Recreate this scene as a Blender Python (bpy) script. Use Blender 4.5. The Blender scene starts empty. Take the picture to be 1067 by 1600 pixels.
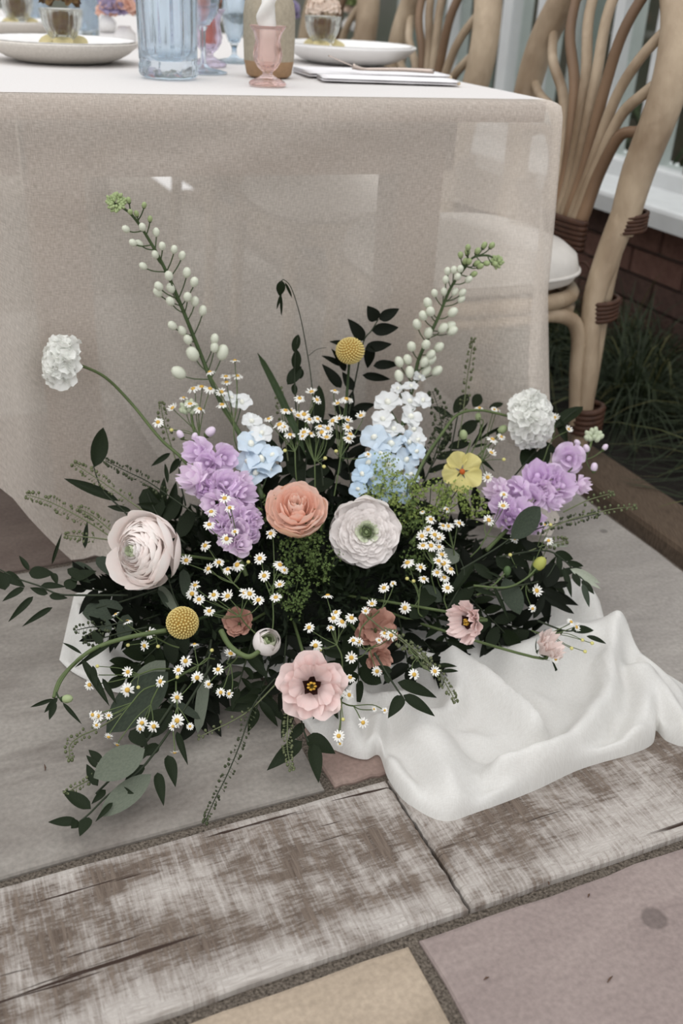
import bpy, math, random
import numpy as np
from mathutils import Vector, Matrix, Quaternion

# ------------------------------------------------------------------ camera, sky, light, exposure
SC = bpy.context.scene
COL = SC.collection
FPX = 1543.0
CAM_H = 0.91
_p, _r = math.radians(28.283), math.radians(2.90)
_F = np.array([0, math.cos(_p), -math.sin(_p)])
_R0 = np.array([1.0, 0, 0]); _U0 = np.cross(_R0, _F)
_R = math.cos(_r) * _R0 + math.sin(_r) * _U0
_U = np.cross(_R, _F)
cam_d = bpy.data.cameras.new('camera'); cam = bpy.data.objects.new('camera', cam_d); COL.objects.link(cam)
cam_d.sensor_fit = 'VERTICAL'; cam_d.sensor_height = 36.0; cam_d.sensor_width = 24.0
cam_d.lens = FPX * 36.0 / 1600.0
cam.matrix_world = Matrix(((_R[0], _U[0], -_F[0], 0), (_R[1], _U[1], -_F[1], 0), (_R[2], _U[2], -_F[2], CAM_H), (0, 0, 0, 1)))
cam_d.clip_start = 0.02
cam_d.dof.use_dof = True; cam_d.dof.focus_distance = 1.28; cam_d.dof.aperture_fstop = 4.2
SC.camera = cam

world = bpy.data.worlds.new('sky'); SC.world = world; world.use_nodes = True
wn = world.node_tree.nodes; wl = world.node_tree.links
wn.clear()
w_out = wn.new('ShaderNodeOutputWorld'); w_bg = wn.new('ShaderNodeBackground')
w_tc = wn.new('ShaderNodeTexCoord'); w_sep = wn.new('ShaderNodeSeparateXYZ'); w_ramp = wn.new('ShaderNodeValToRGB')
wl.new(w_tc.outputs['Generated'], w_sep.inputs[0]); wl.new(w_sep.outputs['Z'], w_ramp.inputs[0])
w_ramp.color_ramp.elements[0].position = 0.0; w_ramp.color_ramp.elements[0].color = (0.92, 0.93, 0.94, 1)
w_ramp.color_ramp.elements[1].position = 1.0; w_ramp.color_ramp.elements[1].color = (1.0, 1.01, 1.04, 1)
wl.new(w_ramp.outputs[0], w_bg.inputs[0]); w_bg.inputs[1].default_value = 0.90
wl.new(w_bg.outputs[0], w_out.inputs[0])

sun_d = bpy.data.lights.new('sun', 'SUN'); sun = bpy.data.objects.new('sun', sun_d); COL.objects.link(sun)
sun_d.energy = 0.80; sun_d.angle = math.radians(70); sun_d.color = (1.0, 0.97, 0.93)
sun.rotation_euler = Vector((0.15, 0.35, -1.0)).to_track_quat('-Z', 'Y').to_euler()
sun.location = (0, 0, 5)

SC.view_settings.view_transform = 'Standard'; SC.view_settings.look = 'None'
SC.view_settings.gamma = 1.0; SC.view_settings.use_curve_mapping = False
SC.view_settings.exposure = 0.40

# ------------------------------------------------------------------ placing helpers (metres, z up)
def ray(x, y): return (x - 533.5) / FPX * _R - (y - 800) / FPX * _U + _F
ORG = np.array([0, 0, CAM_H])
def G(x, y, z=0.0):
    d = ray(x, y); t = (z - CAM_H) / d[2]; return ORG + t * d
UA = np.array([0.9084, 0.4181, 0.0]); VA = np.array([-0.4181, 0.9084, 0.0])   # axes of the paving grid
ZA = np.array([0, 0, 1.0])
def W(a, b, z=0.0): return a * UA + b * VA + z * ZA
def UP(x, y, c):
    d = ray(x, y); t = (c - ORG @ UA) / (d @ UA); return ORG + t * d
TC = G(871, 157, .75)
E1 = np.array([-0.94101, -0.33839, 0]); E2 = np.array([-0.42874, 0.90343, 0]); N1 = np.array([0.33839, -0.94101, 0])
def P(x, y, s):
    d = ray(x, y); t = ((TC + N1 * s - ORG) @ N1) / (d @ N1); return ORG + t * d
def S(p): return (np.asarray(p) - TC) @ N1
VIEW = lambda p: (ORG - p) / np.linalg.norm(ORG - p)
def pxm(p): return FPX / ((np.asarray(p) - ORG) @ _F)
_zy = [300, 400, 500, 600, 700, 800, 900, 1000, 1100, 1200, 1300]; _zz = [.62, .50, .405, .33, .27, .205, .14, .092, .055, .025, .012]
def F3(x, y, dz=0.0, smin=0.085):
    x = float(x); y = float(y)
    z = float(np.interp(y, _zy, _zz))
    if x > 500: z -= 0.05 * min(1, (x - 500) / 400)
    z = max(z + dz, 0.008)
    p = G(x, y, z)
    if S(p) < smin:
        p = P(x, y, smin)
        if p[2] < .008: p = G(x, y, .008)
    return p

# ------------------------------------------------------------------ materials
def lin(c):
    return tuple(((v / 255.0 + 0.055) / 1.055) ** 2.4 if v > 10 else v / 255.0 / 12.92 for v in c) + (1,)
MATS = {}
def mat(name, col, rough=0.6, var=0.12, scale=30.0, spec=0.3, trans=0.0, transp=0.0, col2=None, bump=0.0, bscale=80.0, stretch=None, coat=0.0):
    """Principled surface with two-tone noise; trans adds translucency (petals, leaves), transp lets light through a weave"""
    if name in MATS: return MATS[name]
    m = bpy.data.materials.new(name); m.use_nodes = True
    n = m.node_tree.nodes; l = m.node_tree.links
    b = n['Principled BSDF']; out = n['Material Output']
    b.inputs['Roughness'].default_value = rough
    b.inputs['Specular IOR Level'].default_value = spec
    tc = n.new('ShaderNodeTexCoord'); nz = n.new('ShaderNodeTexNoise'); nz.inputs['Scale'].default_value = scale; nz.inputs['Detail'].default_value = 4
    vec = tc.outputs['Object']
    if stretch:
        mp = n.new('ShaderNodeMapping'); mp.inputs['Scale'].default_value = stretch; l.new(vec, mp.inputs[0]); vec = mp.outputs[0]
    l.new(vec, nz.inputs['Vector'])
    c = lin(col) if max(col) > 1.01 else tuple(col) + (1,)
    if col2 is None: ca = tuple(x * (1 - var) for x in c[:3]) + (1,); cb = tuple(min(1, x * (1 + var)) for x in c[:3]) + (1,)
    else: ca = c; cb = lin(col2)
    rp = n.new('ShaderNodeValToRGB'); rp.color_ramp.elements[0].position = .3; rp.color_ramp.elements[1].position = .7
    rp.color_ramp.elements[0].color = ca; rp.color_ramp.elements[1].color = cb
    l.new(nz.outputs['Fac'], rp.inputs[0]); l.new(rp.outputs[0], b.inputs['Base Color'])
    if coat: b.inputs['Coat Weight'].default_value = coat
    if bump:
        bn = n.new('ShaderNodeTexNoise'); bn.inputs['Scale'].default_value = bscale; bn.inputs['Detail'].default_value = 6
        l.new(vec, bn.inputs['Vector']); bp = n.new('ShaderNodeBump'); bp.inputs['Strength'].default_value = bump; bp.inputs['Distance'].default_value = 0.01
        l.new(bn.outputs['Fac'], bp.inputs['Height']); l.new(bp.outputs[0], b.inputs['Normal'])
    sh = b.outputs[0]
    if trans:
        t = n.new('ShaderNodeBsdfTranslucent'); l.new(rp.outputs[0], t.inputs[0]); mx = n.new('ShaderNodeMixShader'); mx.inputs[0].default_value = trans
        l.new(sh, mx.inputs[1]); l.new(t.outputs[0], mx.inputs[2]); sh = mx.outputs[0]
    if transp:
        t = n.new('ShaderNodeBsdfTransparent'); mx = n.new('ShaderNodeMixShader'); mx.inputs[0].default_value = transp
        l.new(sh, mx.inputs[1]); l.new(t.outputs[0], mx.inputs[2]); sh = mx.outputs[0]
    l.new(sh, out.inputs[0])
    MATS[name] = m; return m

def glass_mat(name, col, rough=0.0, ior=1.45, thin=True, tint=0.75):
    if name in MATS: return MATS[name]
    m = bpy.data.materials.new(name); m.use_nodes = True; n = m.node_tree.nodes; l = m.node_tree.links; n.clear()
    out = n.new('ShaderNodeOutputMaterial'); c = lin(col)
    g = n.new('ShaderNodeBsdfGlass'); g.inputs['Color'].default_value = c; g.inputs['Roughness'].default_value = rough; g.inputs['IOR'].default_value = ior
    t = n.new('ShaderNodeBsdfTransparent'); t.inputs[0].default_value = c
    mx = n.new('ShaderNodeMixShader'); mx.inputs[0].default_value = 1 - tint
    l.new(g.outputs[0], mx.inputs[1]); l.new(t.outputs[0], mx.inputs[2]); l.new(mx.outputs[0], out.inputs[0])
    MATS[name] = m; return m

# ------------------------------------------------------------------ mesh helpers
class MB:
    def __init__(s): s.v = []; s.f = []
    def add(s, vs, fs):
        o = len(s.v); s.v.extend([tuple(map(float, q)) for q in vs]); s.f.extend([tuple(i + o for i in q) for q in fs]); return s
    def grid(s, pts, nu, nv, close=False):
        fs = []
        for i in range(nu if close else nu - 1):
            for j in range(nv - 1):
                a = i * nv + j; b = ((i + 1) % nu) * nv + j
                fs.append((a, b, b + 1, a + 1))
        return s.add(pts, fs)
    def box(s, c, ax, ay, az):
        c, ax, ay, az = map(np.asarray, (c, ax, ay, az))
        vs = [c + i * ax + j * ay + k * az for i in (-1, 1) for j in (-1, 1) for k in (-1, 1)]
        return s.add(vs, [(0, 1, 3, 2), (4, 6, 7, 5), (0, 4, 5, 1), (2, 3, 7, 6), (0, 2, 6, 4), (1, 5, 7, 3)])
    def tube(s, pts, r, n=6, cap=True):
        pts = [np.asarray(p, float) for p in pts]; k = len(pts)
        if not hasattr(r, '__len__'): r = [r] * k
        t0 = pts[1] - pts[0]; t0 /= np.linalg.norm(t0) + 1e-9
        a = np.cross(t0, [0.31, 0.17, 0.93]);
        if np.linalg.norm(a) < .1: a = np.cross(t0, [1, 0, 0])
        a /= np.linalg.norm(a); vs = []
        for i in range(k):
            t = pts[min(i + 1, k - 1)] - pts[max(i - 1, 0)]; t /= np.linalg.norm(t) + 1e-9
            a = a - t * (a @ t); a /= np.linalg.norm(a) + 1e-9; b = np.cross(t, a)
            for j in range(n):
                q = 2 * math.pi * j / n; vs.append(pts[i] + r[i] * (math.cos(q) * a + math.sin(q) * b))
        fs = [(i * n + j, i * n + (j + 1) % n, (i + 1) * n + (j + 1) % n, (i + 1) * n + j) for i in range(k - 1) for j in range(n)]
        if cap: fs += [tuple(reversed(range(n))), tuple((k - 1) * n + j for j in range(n))]
        return s.add(vs, fs)
    def lathe(s, prof, n=24, c=(0, 0, 0), flute=0.0, nf=12, frange=None):
        vs = []
        for (r, z) in prof:
            for j in range(n):
                q = 2 * math.pi * j / n; rr = r
                if flute and (frange is None or frange[0] <= z <= frange[1]): rr = r * (1 - flute * (0.5 + 0.5 * math.cos(nf * q)) ** 2)
                vs.append((c[0] + rr * math.cos(q), c[1] + rr * math.sin(q), c[2] + z))
        k = len(prof)
        fs = [(i * n + j, i * n + (j + 1) % n, (i + 1) * n + (j + 1) % n, (i + 1) * n + j) for i in range(k - 1) for j in range(n)]
        return s.add(vs, fs)
    def ball(s, c, r, ns=8, nr=6, sc=(1, 1, 1), axis=None):
        c = np.asarray(c, float); M = frame(axis) if axis is not None else np.eye(3); vs = []
        for i in range(nr + 1):
            th = math.pi * i / nr
            for j in range(ns):
                q = 2 * math.pi * j / ns
                vs.append(c + M @ (np.array([math.sin(th) * math.cos(q) * sc[0], math.sin(th) * math.sin(q) * sc[1], math.cos(th) * sc[2]]) * r))
        fs = [(i * ns + j, (i + 1) * ns + j, (i + 1) * ns + (j + 1) % ns, i * ns + (j + 1) % ns) for i in range(nr) for j in range(ns)]
        return s.add(vs, fs)
    def mesh(s, name, smooth=True):
        me = bpy.data.meshes.new(name); me.from_pydata(s.v, [], s.f); me.validate(); me.update()
        if smooth: me.polygons.foreach_set('use_smooth', [True] * len(me.polygons))
        return me

def frame(z, up=(0, 0, 1), spin=0.0):
    """3x3 whose third column is z; spin turns about it"""
    z = np.asarray(z, float); z = z / np.linalg.norm(z)
    x = np.cross(up, z)
    if np.linalg.norm(x) < 1e-3: x = np.cross([0, 1, 0], z)
    x /= np.linalg.norm(x); y = np.cross(z, x)
    c, s_ = math.cos(spin), math.sin(spin)
    return np.stack([c * x + s_ * y, -s_ * x + c * y, z], axis=1)
def M4(R, t, sc=1.0):
    m = Matrix.Identity(4)
    for i in range(3):
        for j in range(3): m[i][j] = float(R[i][j]) * sc
        m[i][3] = float(t[i])
    return m
def smooth_line(pts, n=6):
    pts = [np.asarray(p, float) for p in pts]
    if len(pts) < 3:
        return [pts[0] + (pts[-1] - pts[0]) * i / n for i in range(n + 1)]
    out = []
    for i in range(len(pts) - 1):
        p0 = pts[max(i - 1, 0)]; p1 = pts[i]; p2 = pts[i + 1]; p3 = pts[min(i + 2, len(pts) - 1)]
        for k in range(n):
            t = k / n
            out.append(0.5 * (2 * p1 + (p2 - p0) * t + (2 * p0 - 5 * p1 + 4 * p2 - p3) * t * t + (3 * p1 - p0 - 3 * p2 + p3) * t ** 3))
    out.append(pts[-1]); return out

def setm(me, m):
    if m is not None and len(me.materials) == 0: me.materials.append(m)
def thing(name, label, cat, loc=(0, 0, 0), group=None):
    o = bpy.data.objects.new(name, None); COL.objects.link(o); o.location = tuple(map(float, loc)); o.empty_display_size = 0.03
    o['label'] = label; o['category'] = cat
    if group: o['group'] = group
    return o
def part(name, me, m, parent, mw=None, label=None, kind=None):
    """a mesh in world coordinates (or local, with the world matrix mw) under its thing"""
    if isinstance(me, MB): me = me.mesh(name)
    setm(me, m)
    o = bpy.data.objects.new(name, me); COL.objects.link(o)
    if parent is not None:
        o.parent = parent
        pw = WORLD.get(parent.name) or Matrix.Translation(parent.location)
        ml = pw.inverted() @ (mw if mw is not None else Matrix.Identity(4))
        o.matrix_local = ml
        WORLD[o.name] = mw if mw is not None else Matrix.Identity(4)
    elif mw is not None: o.matrix_world = mw; WORLD[o.name] = mw
    else: WORLD[o.name] = Matrix.Identity(4)
    if label: o['label'] = label
    if kind: o['kind'] = kind
    return o
WORLD = {}
def struct(name, me, m, label=None, cat=None):
    o = part(name, me, m, None); o['kind'] = 'structure'
    if label: o['label'] = label
    if cat: o['category'] = cat
    return o
def solo(name, me, m, label, cat, group=None, mw=None):
    o = part(name, me, m, None, mw); o['label'] = label; o['category'] = cat
    if group: o['group'] = group
    return o
def empty_child(*a): pass
rnd = random.Random(7)
# ------------------------------------------------------------------ floor: mortar bed, flagstones, sleepers
def stone_mat(name, c1, c2, stain=None):
    m = bpy.data.materials.new(name); m.use_nodes = True; n = m.node_tree.nodes; l = m.node_tree.links; b = n['Principled BSDF']
    b.inputs['Roughness'].default_value = .85; b.inputs['Specular IOR Level'].default_value = .2
    tc = n.new('ShaderNodeTexCoord'); mp = n.new('ShaderNodeMapping'); mp.inputs['Rotation'].default_value = (0, 0, -.25); mp.inputs['Scale'].default_value = (1.0, 2.6, 1); l.new(tc.outputs['Object'], mp.inputs[0])
    n1 = n.new('ShaderNodeTexNoise'); n1.inputs['Scale'].default_value = 4.5; n1.inputs['Detail'].default_value = 6; n1.inputs['Roughness'].default_value = .62; n1.inputs['Distortion'].default_value = .6; l.new(mp.outputs[0], n1.inputs['Vector'])
    r1 = n.new('ShaderNodeValToRGB'); r1.color_ramp.elements[0].position = .34; r1.color_ramp.elements[1].position = .66
    r1.color_ramp.elements[0].color = lin(c1); r1.color_ramp.elements[1].color = lin(c2); l.new(n1.outputs['Fac'], r1.inputs[0])
    n2 = n.new('ShaderNodeTexNoise'); n2.inputs['Scale'].default_value = 160; n2.inputs['Detail'].default_value = 5; l.new(tc.outputs['Object'], n2.inputs['Vector'])
    r2 = n.new('ShaderNodeMapRange'); r2.inputs[1].default_value = .3; r2.inputs[2].default_value = .7; r2.inputs[3].default_value = .86; r2.inputs[4].default_value = 1.1; l.new(n2.outputs['Fac'], r2.inputs[0])
    mx = n.new('ShaderNodeMix'); mx.data_type = 'RGBA'; mx.blend_type = 'MULTIPLY'; mx.inputs[0].default_value = 1.0
    l.new(r1.outputs[0], mx.inputs[6]); l.new(r2.outputs[0], mx.inputs[7]); cur = mx.outputs[2]
    if stain:   # worn round mark in the stone
        vm = n.new('ShaderNodeVectorMath'); vm.operation = 'DISTANCE'; l.new(tc.outputs['Object'], vm.inputs[0]); vm.inputs[1].default_value = stain[0]
        ad = n.new('ShaderNodeMath'); ad.operation = 'MULTIPLY_ADD'; l.new(n1.outputs['Fac'], ad.inputs[0]); ad.inputs[1].default_value = .012; l.new(vm.outputs['Value'], ad.inputs[2])
        mr = n.new('ShaderNodeMapRange'); mr.inputs[1].default_value = stain[1] * 1.3; mr.inputs[2].default_value = stain[1] * 1.6; mr.inputs[3].default_value = .62; mr.inputs[4].default_value = 1; l.new(ad.outputs[0], mr.inputs[0])
        m2 = n.new('ShaderNodeMix'); m2.data_type = 'RGBA'; m2.blend_type = 'MULTIPLY'; m2.inputs[0].default_value = 1; l.new(cur, m2.inputs[6]); l.new(mr.outputs[0], m2.inputs[7]); cur = m2.outputs[2]
    l.new(cur, b.inputs['Base Color'])
    bp = n.new('ShaderNodeBump'); bp.inputs['Strength'].default_value = .35; bp.inputs['Distance'].default_value = .004
    n3 = n.new('ShaderNodeTexNoise'); n3.inputs['Scale'].default_value = 22; n3.inputs['Detail'].default_value = 8; l.new(mp.outputs[0], n3.inputs['Vector']); l.new(n3.outputs['Fac'], bp.inputs['Height']); l.new(bp.outputs[0], b.inputs['Normal'])
    return m
mo = mat('mortar', (70, 62, 54), .95, col2=(150, 139, 126), scale=300, bump=1.0, bscale=380)
fb = MB(); fb.add([W(-4, -1.5, -.007), W(1.216, -1.5, -.007), W(1.216, 9, -.007), W(-4, 9, -.007)], [(0, 1, 2, 3)])
floor = struct('floor', fb, mo, 'grey stone patio of flagstones and old timber sleepers with sandy joints')
def slab_mesh(a0, b0, a1, b1, h=.03, bev=.004, jit=.003, seed=0, nseg=18, top=0.0):
    """stone with an uneven worn outline and a chamfered rim"""
    r = random.Random(seed); out = []
    cs = [(a0, b0), (a1, b0), (a1, b1), (a0, b1)]
    for i in range(4):
        p, q = cs[i], cs[(i + 1) % 4]
        for k in range(nseg):
            t = k / nseg; out.append((p[0] + (q[0] - p[0]) * t + (r.uniform(-jit, jit) if k else 0), p[1] + (q[1] - p[1]) * t + (r.uniform(-jit, jit) if k else 0)))
    ca, cb = (a0 + a1) / 2, (b0 + b1) / 2; N = len(out); m = MB(); vs = []
    for (dz, ins) in ((top - h, 0), (top - bev, 0), (top - bev * .3, bev * .5), (top, bev * 1.4)):
        for (x, y) in out:
            sx = -ins if x > ca else ins; sy = -ins if y > cb else ins
            vs.append((x + (sx if abs(x - ca) > abs(a1 - a0) / 2 - .02 else 0), y + (sy if abs(y - cb) > abs(b1 - b0) / 2 - .02 else 0), dz))
    fs = [(k * N + i, k * N + (i + 1) % N, (k + 1) * N + (i + 1) % N, (k + 1) * N + i) for k in range(3) for i in range(N)]
    fs.append(tuple(3 * N + i for i in range(N)))
    m.add(vs, fs); me = m.mesh('flagstone', smooth=False); return me
GRIDM = M4(np.stack([UA, VA, ZA], axis=1), (0, 0, 0))
st_grey = stone_mat('grey_stone', (116, 110, 104), (145, 140, 133))
st_mauve = stone_mat('mauve_stone', (132, 119, 115), (147, 134, 129), stain=((0.660, 0.542, 0), .014))
st_pale = stone_mat('pale_stone', (134, 129, 124), (153, 148, 142), stain=((1.156, 1.303, 0), .010))
st_tan = stone_mat('tan_stone', (152, 138, 121), (170, 155, 137))
st_pink = stone_mat('pink_stone', (128, 108, 100), (146, 128, 119))
st_shaded = stone_mat('shaded_stone', (98, 86, 80), (112, 100, 93))  # dark brown tone carries the shade under the table
SLABS = [(-1.3, .860, .392, 1.512, st_grey), (.406, .860, .64, 1.512, st_pink), (.654, .860, 1.206, 1.90, st_pale),
         (-.9, 1.527, .42, 2.2, st_shaded), (.435, 1.527, .64, 2.3, st_pale), (.654, 1.914, 1.206, 2.7, st_pale),  # pale slabs under the table: tone stands in for light behind the linen
         (-2.4, 1.527, -.915, 2.4, st_grey), (-.9, 2.215, .42, 3.0, st_pale), (.435, 2.315, .86, 3.1, st_pale), (.874, 2.715, 1.206, 3.6, st_grey),
         (-.55, -.35, .387, .612, st_tan), (.401, -.35, 1.15, .614, st_mauve), (-1.5, -.35, -.565, .612, st_grey), (1.165, -.35, 1.9, .614, st_grey), (-2.6, .857, -1.315, 1.512, st_pink)]
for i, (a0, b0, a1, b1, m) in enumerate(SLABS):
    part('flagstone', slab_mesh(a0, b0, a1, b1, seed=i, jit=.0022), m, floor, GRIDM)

def sleeper_mat(name, seed):
    m = bpy.data.materials.new(name); m.use_nodes = True; n = m.node_tree.nodes; l = m.node_tree.links; b = n['Principled BSDF']
    b.inputs['Roughness'].default_value = .9; b.inputs['Specular IOR Level'].default_value = .15
    tc = n.new('ShaderNodeTexCoord')
    def nz(scale, st, det=5, rough=.6, dist=0.0, off=0):
        mp = n.new('ShaderNodeMapping'); mp.inputs['Scale'].default_value = st; mp.inputs['Location'].default_value = (seed * 3.1 + off, seed * 1.7 + off, 0); l.new(tc.outputs['Object'], mp.inputs[0])
        t = n.new('ShaderNodeTexNoise'); t.inputs['Scale'].default_value = scale; t.inputs['Detail'].default_value = det; t.inputs['Roughness'].default_value = rough; t.inputs['Distortion'].default_value = dist
        l.new(mp.outputs[0], t.inputs['Vector']); return t.outputs['Fac']
    def mr(x, a, c, d=0., e=1.):
        t = n.new('ShaderNodeMapRange'); t.inputs[1].default_value = a; t.inputs[2].default_value = c; t.inputs[3].default_value = d; t.inputs[4].default_value = e; l.new(x, t.inputs[0]); return t.outputs[0]
    def op(o, x, y):
        t = n.new('ShaderNodeMath'); t.operation = o
        for k, q in enumerate((x, y)):
            if isinstance(q, (int, float)): t.inputs[k].default_value = q
            else: l.new(q, t.inputs[k])
        return t.outputs[0]
    def mix(f, a, c):
        t = n.new('ShaderNodeMix'); t.data_type = 'RGBA'
        l.new(f, t.inputs[0])
        for k, q in ((6, a), (7, c)):
            if isinstance(q, tuple): t.inputs[k].default_value = q
            else: l.new(q, t.inputs[k])
        return t.outputs[2]
    grain = nz(1, (30, 260, 1), 7, .7, .4)                 # along the board
    saw = nz(1, (240, 16, 1), 6, .7, .3)                     # saw marks across the board
    saw2 = nz(1, (17, 1.6, 1), 3, .6, .1, 5)
    patch = nz(7.0, (1, 1.8, 1), 9, .75, .5, 2)
    wear = op('ADD', op('ADD', mr(patch, .34, .66, -.25, .75), mr(saw2, .42, .62, -.16, .24)), mr(saw, .35, .65, -.24, .30))
    sp = n.new('ShaderNodeSeparateXYZ'); l.new(tc.outputs['Object'], sp.inputs[0]); ed = op('ABSOLUTE', op('SUBTRACT', sp.outputs['Y'], .748), 0)
    wear = op('SUBTRACT', wear, op('MULTIPLY', mr(op('ADD', ed, op('MULTIPLY', patch, .05)), .098, .122), .42))
    fine = op('MULTIPLY', mr(grain, .32, .66), .62)
    dark = mr(op('ADD', wear, fine), .10, .85)
    base = mix(mr(grain, .3, .7), lin((148, 141, 134)), lin((196, 190, 184)))
    brown = mix(mr(saw, .35, .65), lin((78, 67, 59)), lin((118, 106, 96)))
    col = mix(dark, base, brown)
    crack = mr(nz(1, (2.6, 70, 1), 5, .6, .4, 9), .325, .345, 0, 1)
    col = mix(op('SUBTRACT', 1, crack), col, lin((58, 46, 40)))
    l.new(col, b.inputs['Base Color'])
    h = op('ADD', op('ADD', op('MULTIPLY', grain, .7), op('MULTIPLY', saw, .4)), op('MULTIPLY', crack, .8))
    bp = n.new('ShaderNodeBump'); bp.inputs['Strength'].default_value = .6; bp.inputs['Distance'].default_value = .003; l.new(h, bp.inputs['Height']); l.new(bp.outputs[0], b.inputs['Normal'])
    return m
for i, (a0, a1) in enumerate(((-1.5, .4695), (.4725, 1.95))):
    me = slab_mesh(a0, .627, a1, .842, h=.04, bev=.005, jit=.0012, seed=40 + i, nseg=30, top=.006)
    part('timber_sleeper', me, sleeper_mat('sleeper_wood_%d' % i, i + 1), floor, GRIDM, label='weathered grey timber sleeper set flush between flagstones')
# small bits lying on the stones
for k, (x, y, ln, an) in enumerate(((953, 1530, .011, .4), (760, 1529, .007, .1), (857, 1380, .005, 1.2), (920, 1399, .006, .6), (70, 1199, .012, 1.5))):
    c = G(x, y, .0015); d = W(math.cos(an), math.sin(an)) * ln / 2; mb = MB(); mb.tube([c - d, c - d * .2 + W(.0006, .0008, .0005), c + d], [.0004, .0011, .0003], 5)
    solo('bark_chip', mb, mat('bark', (84, 62, 48)), ['tiny dark bark chip on the mauve flagstone at lower right', 'tiny bark chip on the mauve flagstone near its left edge', 'tiny bark chip on the mauve flagstone nearest the sleeper', 'small chip on the mauve flagstone beneath the sleeper joint at right', 'thin brown bark chip lying on the grey flagstone at far left'][k], 'bark chip')

# ------------------------------------------------------------------ bed edging, soil, dwarf wall, glasshouse
tw = mat('edging_timber', (74, 61, 50), .9, col2=(102, 87, 72), scale=9, stretch=(60, 4, 8), bump=.5, bscale=60)
def gbox(a0, a1, b0, b1, z0, z1): return MB().box(W((a0 + a1) / 2, (b0 + b1) / 2, (z0 + z1) / 2), UA * (a1 - a0) / 2, VA * (b1 - b0) / 2, ZA * (z1 - z0) / 2)
def bevel_box(a0, a1, b0, b1, z0, z1, r=.006):
    m = MB(); vs = []; fs = []
    prof = [(a0, z0), (a0, z1 - r), (a0 + r * .3, z1 - r * .3), (a0 + r, z1), (a1 - r, z1), (a1 - r * .3, z1 - r * .3), (a1, z1 - r), (a1, z0)]
    N = len(prof)
    for b in (b0, b1):
        for (a, z) in prof: vs.append(W(a, b, z))
    fs = [(i, (i + 1) % N, N + (i + 1) % N, N + i) for i in range(N)] + [tuple(reversed(range(N))), tuple(range(N, 2 * N))]
    return m.add(vs, fs)
EDGE_Z = .028
struct('trim_1', bevel_box(1.222, 1.345, -.6, 2.05, -.05, EDGE_Z, .012).mesh('trim_1', False), tw, 'brown timber sleeper edging the planting bed beside the patio')
struct('trim_2', bevel_box(1.222, 1.345, 2.056, 4.6, -.05, EDGE_Z, .012).mesh('trim_2', False), tw, 'second brown timber edging behind the rattan chair legs')
soil = mat('soil', (30, 26, 22), .95, scale=60, bump=.8, bscale=50)
sb = MB(); sb.add([W(1.34, -1, -.01), W(2.2, -1, -.01), W(2.2, 9, -.01), W(1.34, 9, -.01)], [(0, 1, 2, 3)])
struct('ground_bed', sb, soil, 'dark soil of the planting bed')
WA = 1.90            # face of the brick wall
wall = struct('wall_right', gbox(WA + .012, WA + .22, -1.0, 7.0, -.02, .366).mesh('wall_right', False), mat('wall_mortar', (96, 84, 76), .95, scale=120, bump=.5), 'low red brick wall under the white glasshouse frame')
bricks = [mat('brick_red', (100, 72, 64), .9, col2=(118, 88, 78), scale=40, bump=.4), mat('brick_dark', (76, 58, 52), .9, col2=(94, 73, 66), scale=40, bump=.4), mat('brick_pale', (122, 98, 88), .9, col2=(108, 84, 75), scale=40, bump=.4)]
bme = {}
for m in bricks:
    bm = MB().box((0, 0, 0), (.014, 0, 0), (0, .104, 0), (0, 0, .0315)); me = bm.mesh('brick', False); bme[m.name] = me
RB = np.stack([UA, VA, ZA], axis=1)
for row in range(5):
    for k in range(10):
        b = 1.15 + k * .219 + (row % 2) * .11; m = bricks[rnd.choice([0, 0, 1, 1, 2])]
        part('brick', bme[m.name], m, wall, M4(RB, W(WA + .012 + rnd.uniform(-.003, .002), b, .322 - row * .0735)))
wp = mat('white_paint', (206, 208, 208), .55, var=.05, scale=14)
wpg = mat('grey_green_paint', (150, 156, 152), .6, var=.06, scale=10)
win = struct('window_1', MB().add(bevel_box(WA - .075, WA + .24, -1.0, 7.0, .372, .425, .012).v, bevel_box(0, 1, 0, 1, 0, 1).f).mesh('window_1', False), wp, 'white painted timber glasshouse window on the low brick wall')
part('window_rail', bevel_box(WA + .12, WA + .23, -1.0, 7.0, .425, .475, .008).mesh('window_rail', False), wp, win)
# glazing bars and panes
bs = []
for k in range(13):
    b = 1.62 + k * .205; bs.append(b); wide = .040 if k % 4 else .062
    part('glazing_bar', bevel_box(WA + .13, WA + .215, b - wide / 2, b + wide / 2, .47, 2.3, .01).mesh('glazing_bar', False), wp if k % 3 else wpg, win)
pane = glass_mat('pane_glass', (225, 232, 228), .0, 1.02, tint=.9)
pn = bpy.data.materials.new('window_glass'); pn.use_nodes = True
_n = pn.node_tree.nodes; _l = pn.node_tree.links; _n.clear()
_o = _n.new('ShaderNodeOutputMaterial'); _g = _n.new('ShaderNodeBsdfGlossy'); _g.inputs['Roughness'].default_value = .02; _t = _n.new('ShaderNodeBsdfTransparent'); _t.inputs[0].default_value = (.9, .93, .91, 1)
_m = _n.new('ShaderNodeMixShader'); _m.inputs[0].default_value = .05; _l.new(_t.outputs[0], _m.inputs[1]); _l.new(_g.outputs[0], _m.inputs[2]); _l.new(_m.outputs[0], _o.inputs[0])
for k in range(12):
    part('pane', gbox(WA + .17, WA + .176, bs[k] + .02, bs[k + 1] - .02, .47, 2.3).mesh('pane', False), pn, win)
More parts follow.
